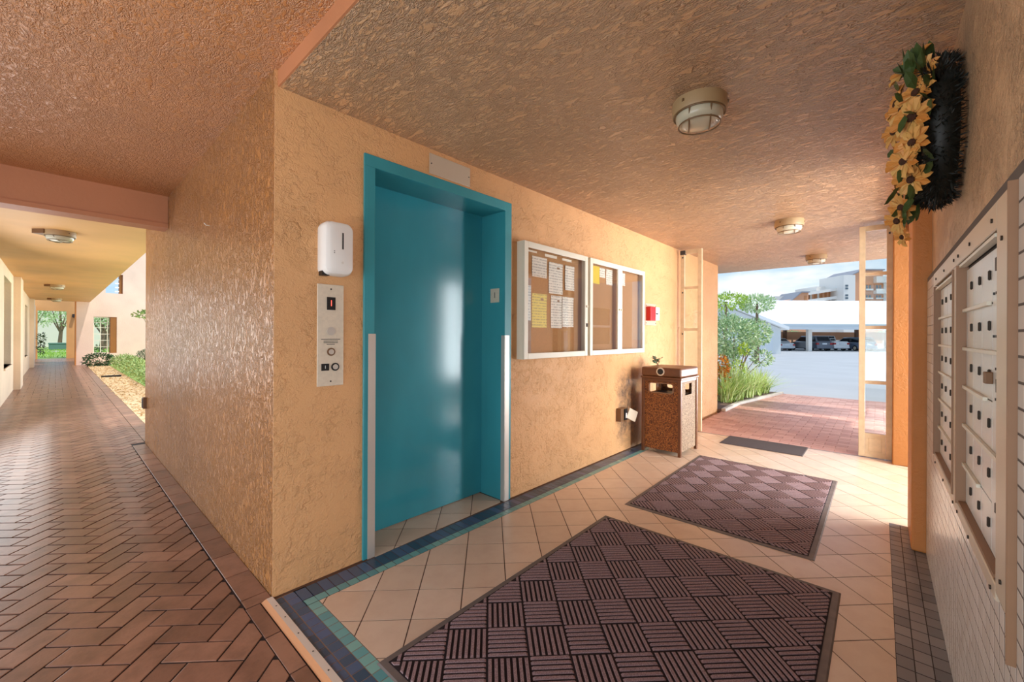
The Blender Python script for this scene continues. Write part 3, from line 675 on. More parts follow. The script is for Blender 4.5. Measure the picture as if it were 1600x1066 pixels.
MB().tube([(0.001, 0, 0), (-0.02, 0, 0), (-0.03, 0, 0.012)], 0.003, 6).build('hook', M['steel'], hk)

# ------------------------------------------------------------------ mailboxes
MX = thing('mailbox_unit', 'recessed aluminium mailbox bank with two sections in the tiled wall', 'mailboxes', (0, -2.25, 0))
yF, yD = 0.012, -0.006
fo = (0.555, 2.02, 0.665, 1.489)
s1 = (0.69, 1.225, 0.685, 1.418); s2 = (1.335, 1.955, 0.685, 1.41)
fm = MB()
fm.box((fo[0], 0, fo[2]), (s1[0]-0.035, yF, fo[3])); fm.box((s1[1]+0.012, 0, s1[2]-0.01), (s2[0]-0.012, yF, fo[3]-0.06)); fm.box((s2[1]+0.012, 0, fo[2]), (fo[1], yF, fo[3]))
fm.box((s1[0]-0.035, 0, s1[3]+0.012), (s2[1]+0.012, yF, fo[3])); fm.box((s1[0]-0.035, 0, fo[2]-0.02), (s2[1]+0.012, yF, s1[2]-0.006))
fm.build('frame', M['mail_frame'], MX, bevel=0.002, seg=1)
bx(((fo[0]-0.006, -0.001, 0.575), (fo[0]-0.001, yF+0.001, 1.50))).build('end_flange', M['mail_edge'], MX)
for x0, x1 in ((s1[1], s1[1]+0.012), (s2[1], s2[1]+0.012), (s2[0]-0.012, s2[0])): bx(((x0, -0.017, 0.68), (x1, yF+0.004, 1.425))).build('side_return', M['mail_edge'], MX)
for s_ in (s1, s2):
    bx(((s_[0]-0.03, -0.016, s_[2]-0.01), (s_[1], -0.0105, s_[3]+0.01))).build('back_panel', M['dark'], MX)
    bx(((s_[0], yD, s_[3]+0.0), (s_[1], yF-0.002, s_[3]+0.008))).build('head_rail', M['alum'], MX)
    bx(((s_[0], yD, s_[2]-0.004), (s_[1], yF-0.002, s_[2]+0.004))).build('sill_rail', M['mail_edge'], MX)
rowz = [0.688, 0.806, 0.928, 1.047, 1.165, 1.283, 1.410]
lockm = MB().box((-0.005, 0, -0.012), (0.005, 0.005, 0.012)).mesh('lock', M['lock'], bevel=0.002, seg=1)
def mdoor(x0, x1, z0, z1, lock=True, lx=None):
    d = bx(((x0+0.002, -0.0105, z0+0.0015), (x1-0.002, yD, z1-0.0015))).build('door', M['mail'], MX, bevel=0.001, seg=1)
    if lock: link('lock', lockm, d, (lx if lx else x0+0.022, yD, (z0+z1)/2+0.005))
    return d
cols1 = [0.828, 0.961, 1.093, 1.225]
for r in range(6):
    for c0, c1 in zip(cols1, cols1[1:]): mdoor(c0, c1, rowz[r], rowz[r+1])
d = mdoor(0.692, 0.828, rowz[4], rowz[6], False)
bx(((0.72, yD, 1.355), (0.79, yD+0.002, 1.385))).build('label_plate', M['dark'], d)
for z in (1.3, 1.2): 
    for x in (0.77, 0.80): bx(((x, yD, z), (x+0.004, yD+0.003, z+0.006))).build('rivet', M['dark'], d)
d = mdoor(0.692, 0.828, rowz[2], rowz[4], True, 0.74)
bx(((0.765, yD, 1.075), (0.772, yD+0.003, 1.105))).build('slot', M['lock'], d)
for x, z in ((0.775, 1.125), (0.757, 1.125), (0.775, 1.055), (0.757, 1.055)): bx(((x, yD, z), (x+0.004, yD+0.003, z+0.006))).build('rivet', M['dark'], d)
d = mdoor(0.692, 0.828, rowz[0], rowz[2], True, 0.76)
bx(((0.735, yD, 0.86), (0.742, yD+0.003, 0.89))).build('slot', M['lock'], d)
hb = bx(((0.815, yD, 1.09), (0.838, yD+0.014, 1.118))).build('hasp', M['bronze'], MX, bevel=0.002)
cols2 = [1.335, 1.40, 1.554, 1.709, 1.842, 1.955]
for r in range(6):
    for c0, c1 in zip(cols2, cols2[1:]): mdoor(c0, c1, rowz[r], rowz[r+1])
for z, xa, xb in ((rowz[5], 0.835, 1.225), (rowz[4], 0.705, 1.225), (rowz[3], 0.88, 1.225), (rowz[2], 0.70, 1.225), (rowz[1], 0.97, 1.225)): bx(((xa, yD, z-0.005), (xb, yD+0.009, z+0.005))).build('shelf_bar', M['alum'], MX, bevel=0.001, seg=1)
for z in rowz[1:6]: bx(((s2[0], yD, z-0.005), (s2[1], yD+0.008, z+0.005))).build('shelf_bar', M['alum'], MX, bevel=0.001, seg=1)
scr2 = MB().lathe([(0.005, 0), (0.005, 0.003)], mat=Matrix.Rotation(-pi/2, 4, 'X'), n=8).mesh('screw', M['lock'])
for x in (0.7, 1.0, 1.22, 1.32, 1.6, 1.9): link('screw', scr2, MX, (x, yF, 1.455)); link('screw', scr2, MX, (x, yF, 0.655))
for z in (1.40, 0.71): link('screw', scr2, MX, (0.60, yF, z)); link('screw', scr2, MX, (1.99, yF, z))

# ------------------------------------------------------------------ trash can
tcn = thing('trash_can', 'brown speckled square trash can with an ash hole, by the left gate', 'trash can', (3.69, -0.40, 0), radians(-1.5))
w, dpt = 0.235, 0.205
posts = MB()
for sx in (-1, 1):
    for sy in (-1, 1): posts.box((sx*w, sy*dpt, 0.0), (sx*(w-0.035), sy*(dpt-0.03), 0.765))
posts.box((-w+0.004, -dpt+0.004, 0.735), (w-0.004, dpt-0.004, 0.765))
posts.build('corner_frame', M['can_brown'], tcn, bevel=0.004)
for sy, nm in ((-1, 'side_panel'), (1, 'side_panel')): bx(((-w+0.036, sy*(dpt-0.012), 0.04), (w-0.036, sy*(dpt-0.020), 0.60)), ((-w+0.036, sy*(dpt-0.012), 0.60), (-0.09, sy*(dpt-0.02), 0.735)), ((0.09, sy*(dpt-0.012), 0.60), (w-0.036, sy*(dpt-0.02), 0.735)), ((-0.09, sy*(dpt-0.012), 0.715), (0.09, sy*(dpt-0.02), 0.735))).build(nm, speckle('can_aggregate_lit', (104, 80, 58), (140, 114, 88), (172, 146, 118)) if sy < 0 else M['can_panel'], tcn)  # light painted in: lobby-facing panel takes a paler, greyer copy of the aggregate
for sx in (-1, 1):
    X0, X1 = sx*(w-0.012), sx*(w-0.02)
    bx(((X0, -dpt+0.031, 0.04), (X1, dpt-0.031, 0.625)), ((X0, -dpt+0.031, 0.625), (X1, -0.12, 0.735)), ((X0, 0.12, 0.625), (X1, dpt-0.031, 0.735)), ((X0, -0.12, 0.715), (X1, 0.12, 0.735))).build('front_panel', M['can_panel'], tcn)
    hr = 0.013; mb = MB(); pts = []
    for cy, cz, a0 in ((0.10, 0.70, 0), (-0.10, 0.70, 90), (-0.10, 0.64, 180), (0.10, 0.64, 270)):
        for k in range(4): a = radians(a0+k*30); pts.append((sx*(w-0.008), cy+0.025*cos(a), cz+0.02*sin(a)))
    mb.tube(pts, 0.006, 6, True).build('opening_rim', M['mail_edge'], tcn)
bx(((-w+0.05, -dpt+0.05, 0.06), (w-0.05, dpt-0.05, 0.60))).build('liner', M['black'], tcn)
lid = bx(((-w-0.008, -dpt-0.008, 0.765), (w+0.008, dpt+0.008, 0.785))).build('lid', M['can_brown'], tcn, bevel=0.004)
bx(((-w-0.002, -dpt-0.002, 0.785), (w+0.002, dpt+0.002, 0.88))).build('lid_top', M['can_brown'], tcn, bevel=0.016, seg=3)
MB().lathe([(0.030, 0), (0.042, 0.0), (0.042, 0.006), (0.030, 0.006)], mat=Matrix.Rotation(-pi/2, 4, 'Y'), c=(-w-0.002, 0.0, 0.838), n=24).build('ash_ring', M['steel'], tcn)
MB().lathe([(0.030, 0), (0.030, 0.004)], mat=Matrix.Rotation(-pi/2, 4, 'Y'), c=(-w-0.006, 0.0, 0.838), n=24).build('ash_hole', M['black'], tcn)
def leaf_quads(mb, c, d, l, wd, up=None):
    d = Vector(d).normalized(); s_ = d.cross(Vector((random.uniform(-1, 1), random.uniform(-1, 1), random.uniform(-0.3, 1)))).normalized()
    c = Vector(c); n_ = d.cross(s_)
    return mb.add([c, c+d*l*0.5+s_*wd*0.5+n_*wd*0.12, c+d*l, c+d*l*0.5-s_*wd*0.5+n_*wd*0.12], [(0, 1, 2), (0, 2, 3)])
sp = thing('plant_sprig', 'small dark green sprig standing behind the trash can lid', 'plant', (3.74, -0.25, 0.88))
lf = MB(); st = MB()
for k in range(5):
    a = random.uniform(0, 6.28); tip = Vector((0.10*cos(a), 0.06*sin(a), random.uniform(0.05, 0.09))); st.tube([(0, 0, 0), tip*0.5+Vector((0, 0, 0.02)), tip], 0.003, 5)
    for q in range(5): leaf_quads(lf, tip*(0.3+0.17*q), (cos(a+q), sin(a+q), 0.5), 0.05, 0.02)
st.build('stem', M['bark'], sp); tag(lf.build('leaves', M['leaf_dark'], sp), kind='stuff')

# ------------------------------------------------------------------ floor mats
def mat_rug(label, x0, x1, y0, y1, sq=0.156):
    t = thing('floor_mat', label, 'mat', ((x0+x1)/2, (y0+y1)/2, 0)); hx, hy = (x1-x0)/2, (y1-y0)/2; e = 0.03
    MB().hexa([(-hx, -hy, 0.0005), (hx, -hy, 0.0005), (hx, hy, 0.0005), (-hx, hy, 0.0005)], [(-hx+0.006, -hy+0.006, 0.005), (hx-0.006, -hy+0.006, 0.005), (hx-0.006, hy-0.006, 0.005), (-hx+0.006, hy-0.006, 0.005)]).build('rubber_border', M['mat_rubber'], t)
    bx(((-hx+e, -hy+e, 0.004), (hx-e, hy-e, 0.0065))).build('pile_base', M['pile_base'], t)
    ex, ey = hx-e-0.004, hy-e-0.004; pls = [(1, 0, ex), (-1, 0, ex), (0, 1, ey), (0, -1, ey)]
    N = 7; rib = sq/N
    for i in range(-12, 13):
        for j in range(-12, 13):
            mb = MB()
            for k in range(N):
                a0 = k*rib+rib*0.22; a1 = (k+1)*rib-rib*0.22
                q = [(a0, 0.003), (a1, 0.003), (a1, sq-0.003), (a0, sq-0.003)]
                if (i+j) % 2: q = [(y, x) for x, y in reversed(q)]
                q = [(i*sq+x, j*sq+y) for x, y in q]; q = [(r2*(x+y), r2*(y-x)) for x, y in q]
                q = clip(q, pls)
                if q:
                    n = len(q); cx, cy = cen(q)
                    ins = [(x+(cx-x)*0.10, y+(cy-y)*0.10) for x, y in q]
                    mb.add([(x, y, 0.006) for x, y in q]+[(x, y, 0.0105) for x, y in ins], [tuple(range(n, 2*n))]+[(m__, (m__+1) % n, n+(m__+1) % n, n+m__) for m__ in range(n)])
            if mb.f: mb.build('rib_block', M['pile'], t)
    return t
mat_rug('large dark ribbed floor mat nearest the elevator door', 0.12, 1.79, -1.925, -0.695)
mat_rug('large dark ribbed floor mat beyond the first, towards the trash can', 2.045, 3.675, -1.80, -0.705)
t = thing('floor_mat', 'small plain dark mat just inside the parking lot exit', 'mat', (4.545, -1.10, 0), 0)
bx(((-0.215, -0.385, 0.0005), (0.215, 0.385, 0.005))).build('backing', M['mat_rubber'], t); bx(((-0.21, -0.38, 0.005), (0.21, 0.38, 0.009))).build('pile', M['small_mat'], t, bevel=0.002)

# ------------------------------------------------------------------ ceiling lights
def ceiling_light(label, loc, rz=0, box=False, r=0.122):
    t = thing('ceiling_light', label, 'ceiling light', loc, rz, 'caged ceiling lights')
    flip = Matrix.Rotation(pi, 4, 'X')
    MB().lathe([(r, 0), (r, 0.052), (r*0.97, 0.06), (r*0.86, 0.062)], mat=flip, n=40).build('base', M['lamp_base'], t, smooth=True)
    MB().lathe([(r*0.86, 0.055), (r*0.86, 0.082), (r*0.78, 0.100), (r*0.55, 0.114), (r*0.25, 0.120), (0.002, 0.121)], mat=flip, n=40).build('diffuser', M['diffuser'], t, smooth=True)
    g = MB(); n = 40
    g.tube([(r*0.94*cos(2*pi*k/n), r*0.94*sin(2*pi*k/n), -0.064) for k in range(n)], 0.0035, 6, True)
    g.tube([(r*0.76*cos(2*pi*k/n), r*0.76*sin(2*pi*k/n), -0.112) for k in range(n)], 0.0035, 6, True)
    for off in (-0.4, 0.4):
        pts = []
        for k in range(13):
            a = -1+2*k/12; x = r*0.94*sqrt(1-off*off)*a; pts.append((x, off*r*0.94, -0.064-0.062*(1-abs(a)**2.6)))
        g.tube(pts, 0.0035, 6)
    g.build('wire_guard', M['wire'], t, smooth=True)
    for a in (0.4, 2.5, 4.6): MB().lathe([(0.006, 0), (0.006, 0.012)], mat=flip, c=(r*1.0*cos(a), r*1.0*sin(a), -0.02), n=8).build('clip', M['wire'], t)
    if box: bx(((-r*1.05, r*0.2, -0.05), (r*0.1, r*1.25, 0))).build('junction_box', M['bronze'], t)
    return t
ceiling_light('round caged ceiling light nearest the elevator door', (1.415, -1.40, H1), radians(20))
ceiling_light('caged ceiling light in the middle of the lobby ceiling', (4.13, -1.39, H1), radians(8))
ceiling_light('caged ceiling light nearest the parking lot exit', (6.42, -1.39, H1), radians(8))
for y, lab in ((5.15, 'caged light on the walkway ceiling just past the beam'), (13.1, 'caged light halfway along the walkway ceiling'), (19.0, 'caged light near the far end of the walkway ceiling')):
    ceiling_light(lab, (-0.63, y, 2.4), radians(40), True, 0.135)

# ------------------------------------------------------------------ gates
def gate(name, label, y0, y1, rails, kick):
    t = thing(name, label, 'gate', (4.75, (y0+y1)/2, 0)); h = abs(y1-y0)/2; zt = H1-0.03
    for s_, wd in ((-1, 0.048), (1, 0.048)): bx(((-0.02, s_*h, 0.01), (0.02, s_*(h-wd), zt))).build('stile', M['gate'], t, bevel=0.003)
    for z in rails: bx(((-0.015, -h+0.048, z-0.016), (0.015, h-0.048, z+0.016))).build('rail', M['gate'], t)
    bx(((-0.018, -h+0.048, zt-0.05), (0.018, h-0.048, zt))).build('top_rail', M['gate'], t); bx(((-0.018, -h+0.048, 0.01), (0.018, h-0.048, 0.04))).build('bottom_rail', M['gate'], t)
    zs = ([0.24] if kick else [0.04])+list(rails)+[zt-0.05]
    for a, b in zip(zs, zs[1:]): bx(((-0.003, -h+0.05, a+0.012), (0.003, h-0.05, b-0.012))).build('pane', M['glass'], t)
    if kick:
        bx(((-0.012, -h+0.05, 0.04), (0.012, h-0.05, 0.225))).build('kick_panel', M['gate'], t); bx(((-0.016, -h+0.075, 0.065), (0.016, h-0.075, 0.20))).build('kick_inset', M['gate'], t, bevel=0.006)
        bx(((-0.018, -h+0.048, 0.222), (0.018, h-0.048, 0.245))).build('rail', M['gate'], t)
    for z in ([2.2] if kick else [2.2, 1.75, 1.22]): bx(((-0.024, (-1 if kick else 1)*(h-0.02), z), (-0.02, (-1 if kick else 1)*(h-0.035), z+0.02))).build('hinge_bolt', M['dark'], t)
    return t
gate('gate_panel', 'narrow cream metal gate panel beside the trash can', -0.135, -0.395, [1.82, 1.287, 0.755], False)
gt = bpy.data.objects['gate_panel']; bx(((-0.03, 0.07, 2.245), (0.03, 0.135, 2.30))).build('closer', M['dark'], gt, bevel=0.006)
gate('gate_panel', 'narrow cream metal gate panel against the orange column', -1.898, -2.150, [1.826, 1.295, 0.751], True)

sn = thing('door_sensor', 'tiny dark sensor high on the orange column behind the right gate', 'sensor', (4.60, -2.19, 2.13))
bx(((-0.02, -0.018, -0.014), (0.001, 0.018, 0.014))).build('housing', M['dark'], sn, bevel=0.004); MB().lathe([(0.008, 0), (0.008, 0.006)], mat=Matrix.Rotation(-pi/2, 4, 'Y'), c=(-0.02, 0, 0), n=12).build('lens', M['black'], sn)
# ------------------------------------------------------------------ wreath
wr = thing('wreath', 'dark wreath of yellow daisies hanging on the right wall above the mailboxes', 'wreath', (1.50, -2.268, 1.95))
rim = []; n = 28
mbw = MB(); mbw.tube([(0.17*cos(2*pi*k/n), 0.06, 0.21*sin(2*pi*k/n)) for k in range(n)], 0.045, 10, True); mbw.build('wreath_ring', M['bristle'], wr, smooth=True)
br = MB()
for k in range(5000):
    a = random.uniform(0, 2*pi); b = random.uniform(0, 2*pi); rr = 0.045
    p = Vector(((0.17+rr*cos(b))*cos(a), 0.06+rr*sin(b), (0.21+rr*cos(b))*sin(a))); d = Vector((cos(b)*cos(a), sin(b), cos(b)*sin(a)))+Vector((random.gauss(0, 0.4), random.gauss(0, 0.4), random.gauss(0, 0.4)))
    if p.y < 0.02 and d.y < 0: d.y = abs(d.y)
    leaf_quads(br, p, d, random.uniform(0.015, 0.04), 0.005)
tag(br.build('bristles', M['bristle'], wr), kind='stuff')
def flower(pos, nrm, r, npet=13):
    nrm = Vector(nrm).normalized(); q = nrm.to_track_quat('Z', 'Y').to_matrix(); mb = MB(); pos = Vector(pos)
    for k in range(npet):
        a = 2*pi*k/npet+random.uniform(-0.1, 0.1); l = r*random.uniform(0.85, 1.1); w_ = r*0.24; dz = random.uniform(-0.1, 0.25)*r
        loc = [(0.15*r, 0, 0.01*r), (0.5*l, w_*0.9, 0.12*r), (0.85*l, w_*0.7, 0.1*r+dz), (l, 0, dz), (0.85*l, -w_*0.7, 0.1*r+dz), (0.5*l, -w_*0.9, 0.12*r)]
        mb.add([pos+q @ Vector((x*cos(a)-y*sin(a), x*sin(a)+y*cos(a), z)) for x, y, z in loc], [(0, 1, 2, 3), (0, 3, 4, 5)])
    f = mb.build('flower', M['petal'], wr)
    MB().lathe([(r*0.2, 0), (r*0.22, r*0.06), (r*0.14, r*0.16), (0.001, r*0.18)], mat=q.to_4x4(), c=pos+nrm*0.004, n=12).build('flower_core', M['petal_core'], f)
for x, y, z, nx, nz, r in ((-0.02, 0.13, 0.27, -0.6, 0.5, 0.075), (-0.13, 0.10, 0.19, -1.0, 0.2, 0.05), (0.12, 0.16, 0.20, -0.2, 0.1, 0.075), (-0.17, 0.12, 0.10, -0.9, 0.3, 0.06), (-0.19, 0.13, 0.01, -0.9, 0.0, 0.075), (-0.20, 0.13, -0.08, -0.9, -0.1, 0.058), (-0.17, 0.15, -0.13, -0.7, -0.1, 0.06), (-0.14, 0.13, -0.19, -0.9, -0.3, 0.06), (0.0, 0.15, -0.25, -0.6, -0.5, 0.06), (0.05, 0.16, -0.29, -0.4, -0.3, 0.06), (0.18, 0.16, 0.0, 0.1, 0, 0.07), (0.15, 0.16, -0.15, 0, 0, 0.06), (-0.05, 0.15, 0.10, -0.8, 0.1, 0.06), (0.10, 0.17, 0.08, -0.5, 0.1, 0.06), (0.2, 0.14, -0.33, -0.3, -0.2, 0.05)):
    flower((x, y, z), (nx, 0.8, nz), r)
for k in range(72):
    a = random.uniform(0, 2*pi); p = Vector((0.19*cos(a), random.uniform(0.08, 0.16), 0.25*sin(a))); lfm = MB()
    d = Vector((cos(a)+random.gauss(0, 0.5), random.uniform(-0.1, 0.7), sin(a)+random.gauss(0, 0.5))).normalized(); s_ = d.cross(Vector((random.gauss(0, 1), 1, random.gauss(0, 1)))).normalized(); l = random.uniform(0.06, 0.10); w_ = l*0.42
    lfm.add([p, p+d*l*0.35+s_*w_*0.5, p+d*l*0.75+s_*w_*0.4, p+d*l, p+d*l*0.75-s_*w_*0.4, p+d*l*0.35-s_*w_*0.5, p+d*l*0.5+d.cross(s_)*0.006], [(0, 1, 6), (1, 2, 6), (2, 3, 6), (3, 4, 6), (4, 5, 6), (5, 0, 6)])
    lfm.build('leaf', M['leaf_wreath'], wr)

# ------------------------------------------------------------------ planting
def cloud(mb, c, rad, n, l, wd, hollow=0.55):
    for _ in range(n):
        while True:
            v = Vector((random.uniform(-1, 1), random.uniform(-1, 1), random.uniform(-1, 1)))
            if hollow < v.length < 1: break
        leaf_quads(mb, Vector(c)+Vector((v.x*rad[0], v.y*rad[1], v.z*rad[2])), v.normalized()+Vector((random.gauss(0, 0.6), random.gauss(0, 0.6), random.gauss(0, 0.6)+0.2)), l*random.uniform(0.7, 1.3), wd)
def shrub(name, label, cat, loc, blobs, leaf, l, wd, stems=5, sh=0.5, group=None):
    t = thing(name, label, cat, loc, 0, group); mb = MB()
    for c, rad, n in blobs: cloud(mb, c, rad, n, l, wd)
    tag(mb.build('foliage', leaf, t), kind='stuff'); sm = MB()
    for k in range(stems):
        a = 2*pi*k/stems; c = blobs[k % len(blobs)][0]
        sm.tube([(0.04*cos(a), 0.04*sin(a), 0), (c[0]*0.5+0.05*cos(a), c[1]*0.5+0.05*sin(a), c[2]*0.55), (c[0]+0.1*cos(a), c[1]+0.1*sin(a), c[2])], [0.015, 0.011, 0.005], 6)
    sm.build('stem', M['bark'], t); return t
def tuft(name, label, loc, n, l, spread, leaf, group=None, wd=0.014):
    t = thing(name, label, 'plant', loc, 0, group); mb = MB()
    for _ in range(n):
        a = random.uniform(0, 2*pi); s_ = random.uniform(0.1, 1)*spread; L_ = l*random.uniform(0.6, 1.1); pr = None; side = Vector((-sin(a), cos(a), 0))
        ox, oy = random.gauss(0, 0.05), random.gauss(0, 0.05); pts = []
        for k in range(5):
            u = k/4; pts.append(Vector((ox+cos(a)*s_*u**1.5, oy+sin(a)*s_*u**1.5, L_*(u-0.45*(s_/spread)*u*u))))
        vs_ = []
        for k, p in enumerate(pts): wv = wd*(1-0.85*k/4); vs_ += [p+side*wv*0.5, p-side*wv*0.5]
        mb.add(vs_, [(2*k, 2*k+1, 2*k+3, 2*k+2) for k in range(4)])
    tag(mb.build('blades', leaf, t), kind='stuff'); return t
pb = struct('planter_bed', MB().prism([(6.46, -0.17), (7.4, -0.17), (9.5, -0.5), (9.5, 3), (6.46, 3)], -0.04, 0.03), M['mulch_dark'], 'planting bed beside the entrance'); pb.name = 'ground.002'
kb = thing('planter_curb', 'low pale curb between the red pavers and the planting bed', 'curb', (0, 0, 0))
MB().prism([(6.46, -0.235), (7.4, -0.235), (9.5, -0.565), (9.5, -0.5), (7.4, -0.17), (6.46, -0.17)], 0, 0.05).build('curb', M['concrete'], kb, bevel=0.008)
shrub('leafy_shrub', 'big silvery green shrub in the bed outside the lobby', 'shrub', (9.1, 0.30, 0.03), [((0, 0, 1.15), (0.66, 0.5, 0.44), 3000), ((0.3, -0.35, 1.25), (0.42, 0.3, 0.28), 1100), ((-0.2, 0.25, 0.75), (0.5, 0.4, 0.4), 1300), ((0.2, -0.5, 0.72), (0.3, 0.2, 0.16), 260), ((0.1, 0.2, 1.45), (0.4, 0.3, 0.25), 600)], M['leaf_shrub'], 0.07, 0.028, 9)
shrub('lime_shrub', 'lime green young shoots low in the middle of the big shrub', 'shrub', (8.6, 0.12, 0.03), [((0.05, -0.12, 0.92), (0.10, 0.08, 0.10), 150), ((0, -0.05, 0.5), (0.2, 0.12, 0.18), 200)], M['leaf_lime'], 0.06, 0.025, 3)
shrub('croton', 'orange leaved croton at the left of the planting bed', 'shrub', (7.6, 0.18, 0.03), [((0, 0, 0.62), (0.18, 0.15, 0.2), 300), ((0, 0, 0.35), (0.2, 0.15, 0.25), 260)], M['leaf_croton'], 0.07, 0.03, 4)
tuft_p = [(7.35, -0.02, 0.55, 'grassy plant clump nearest the lobby wall in the bed'), (7.75, -0.08, 0.6, 'grassy plant clump second from the lobby wall'), (8.25, -0.12, 0.65, 'pale grassy plant clump in front of the big shrub'), (8.75, -0.2, 0.6, 'grassy plant clump fourth from the lobby wall'), (9.2, -0.25, 0.5, 'grassy plant clump at the parking lot end of the bed'), (8.0, 0.1, 0.75, 'tall grassy plant clump behind the front row')]
for x, y, l, lab in tuft_p: tuft('grassy_plant', lab, (x, y, 0.03), 150, l*1.1, 0.62, M['leaf_blade'], 'grassy clumps in the planting bed', 0.022)
# courtyard on the walkway side
struct('ground', bx(((0.14, 3.96, -0.045), (0.75, 20.5, 0.004))), M['mulch'], 'pale wood chip mulch strip beside the walkway').name = 'ground.003'
struct('ground', bx(((0.7, 3.96, -0.046), (12, 20.5, 0.012))), M['lawn'], 'courtyard lawn behind the hedge').name = 'ground.004'
ch = MB()
for _ in range(2600):
    p = Vector((random.uniform(0.15, 0.72), 4.2+random.random()**1.3*15.5, 0.006)); leaf_quads(ch, p, (random.gauss(0, 1), random.gauss(0, 1), 0.15), random.uniform(0.03, 0.07), 0.018)
o = ch.build('wood_chips', M['mulch']); tag(o, 'pale wood chips strewn along the walkway edge', 'mulch', kind='stuff')
ed = thing('edging_strip', 'short black edging strip lying across the mulch', 'edging', (0.38, 13.7, 0)); MB().box((-0.2, -0.04, 0.0), (0.2, 0.04, 0.05)).build('strip', M['black'], ed, bevel=0.008)
hd = thing('hedge', 'clipped green hedge running along the mulch strip', 'hedge', (0.95, 0, 0)); hm = MB()
for k in range(26):
    y = 8.6+k*0.38; cloud(hm, (random.uniform(-0.04, 0.04), y, 0.22), (0.32, 0.34, 0.25), 300, 0.06, 0.024, 0.6)
tag(hm.build('foliage', M['leaf_hedge'], hd), kind='stuff'); sm = MB()
for k in range(18): sm.tube([(0, 8.6+k*0.55, 0), (0.03, 8.62+k*0.55, 0.3)], 0.012, 5)
sm.build('stem', M['bark'], hd)
shrub('dark_bush', 'low dark green bush at the far end of the hedge', 'shrub', (0.42, 19.4, 0), [((0, 0, 0.22), (0.42, 0.35, 0.24), 700)], M['leaf_dark'], 0.09, 0.04)
shrub('topiary', 'small rounded grey green shrub on a stem against the pink wall', 'shrub', (1.62, 18.6, 0), [((0.03, 0, 0.42), (0.26, 0.22, 0.2), 800)], M['leaf_dark'], 0.05, 0.02, 3)
tr = shrub('small_tree', 'slender courtyard tree with leafy branches in front of the pink wall', 'tree', (1.75, 14.5, 0), [((-0.35, 0, 1.80), (0.35, 0.3, 0.16), 260), ((-0.05, 0, 1.58), (0.3, 0.3, 0.16), 260), ((0.15, 0, 1.32), (0.22, 0.3, 0.16), 260), ((-0.6, 0, 1.78), (0.3, 0.2, 0.08), 130), ((0.5, 0, 1.6), (0.4, 0.3, 0.35), 500)], M['leaf_hedge'], 0.09, 0.04, 5)
# garden beyond
struct('ground', bx(((-30, 27.3, -0.04), (30, 60, 0.0))), M['lawn'], 'sunny lawn beyond the walkway').name = 'ground.005'
gb = MB()
for _ in range(5000):
    p = Vector((random.uniform(-4, 5), random.uniform(27.6, 42), 0)); leaf_quads(gb, p, (random.gauss(0, 0.3), random.gauss(0, 0.3), 1), 0.10, 0.03)
tag(gb.build('grass', leafm('grass_blade', (120, 170, 50), (190, 220, 100))), 'bright green grass on the lawn beyond the walkway', 'grass', kind='stuff')
gw = struct('garden_wall', bx(((-20, 52, 0), (25, 52.4, 3.2))), M['bldg_white'], 'pale garden wall behind the trees'); gw.name = 'wall_garden'
struct('path_concrete', bx(((-8, 38, 0.0), (10, 39.2, 0.02))), M['concrete'], 'pale concrete path across the lawn').name = 'floor.003'
for i, (x, y, r, h, lab) in enumerate([(-1.9, 44, 1.1, 3.2, 'leafy tree left in the garden seen through the end doorway'), (-0.4, 48.5, 1.2, 3.4, 'leafy tree in the middle of the end doorway view'), (2.0, 43, 1.2, 3.0, 'leafy tree right in the end doorway view'), (1.6, 40, 0.8, 3.0, 'tree trunk seen through the barred opening'), (3.2, 46, 1.4, 3.2, 'leafy tree seen at the right of the barred opening')]):
    t = thing('garden_tree', lab, 'tree', (x, y, 0), 0, 'trees in the far garden'); mb = MB()
    cloud(mb, (0, 0, h), (r, r, 0.9), 330, 0.22, 0.1, 0.3); cloud(mb, (0.3, 0, h-0.9), (r*0.9, r, 0.6), 300, 0.2, 0.09, 0.3); tag(mb.build('foliage', M['leaf_tree'], t), kind='stuff')
    MB().tube([(0, 0, 0), (0.1, 0, h*0.5), (0.0, 0, h)], [0.14, 0.1, 0.04], 8).build('trunk', M['bark'], t)
    for q in range(4): 
        a = q*1.6+i; MB().tube([(0.08, 0, h*0.35), (0.5*cos(a), 0.3*sin(a), h*0.7), (r*0.8*cos(a), r*0.6*sin(a), h)], [0.06, 0.04, 0.015], 6).build('branch', M['bark'], t)
shrub('garden_bush', 'low dark bush behind the barred opening', 'shrub', (0.55, 24.0, 0), [((0, 0, 0.35), (0.3, 0.3, 0.3), 400)], M['leaf_dark'], 0.08, 0.035)
ub = thing('utility_box', 'green utility box on the lawn beyond the end doorway', 'utility box', (-0.5, 42.0, 0))
bx(((-0.45, -0.35, 0), (0.45, 0.35, 0.42))).build('body', M['green_box'], ub, bevel=0.03); bx(((-0.48, -0.38, 0.42), (0.48, 0.38, 0.52))).build('lid', M['green_box'], ub, bevel=0.03)
wl_ = thing('wall_lamp', 'small dark lamp on the wall beside the end doorway', 'wall lamp', (-0.06, 26.9, 2.05)); bx(((-0.05, -0.12, -0.08), (0.05, 0.1, 0.08))).build('housing', M['dark'], wl_, bevel=0.01)
shrub('potted_plant', 'dark leafy plant at the left side of the end doorway', 'plant', (-1.08, 26.2, 0.55), [((0.0, 0, 0.0), (0.09, 0.1, 0.3), 110), ((0.02, 0, 0.45), (0.1, 0.1, 0.2), 80)], M['leaf_dark'], 0.1, 0.04, 3)

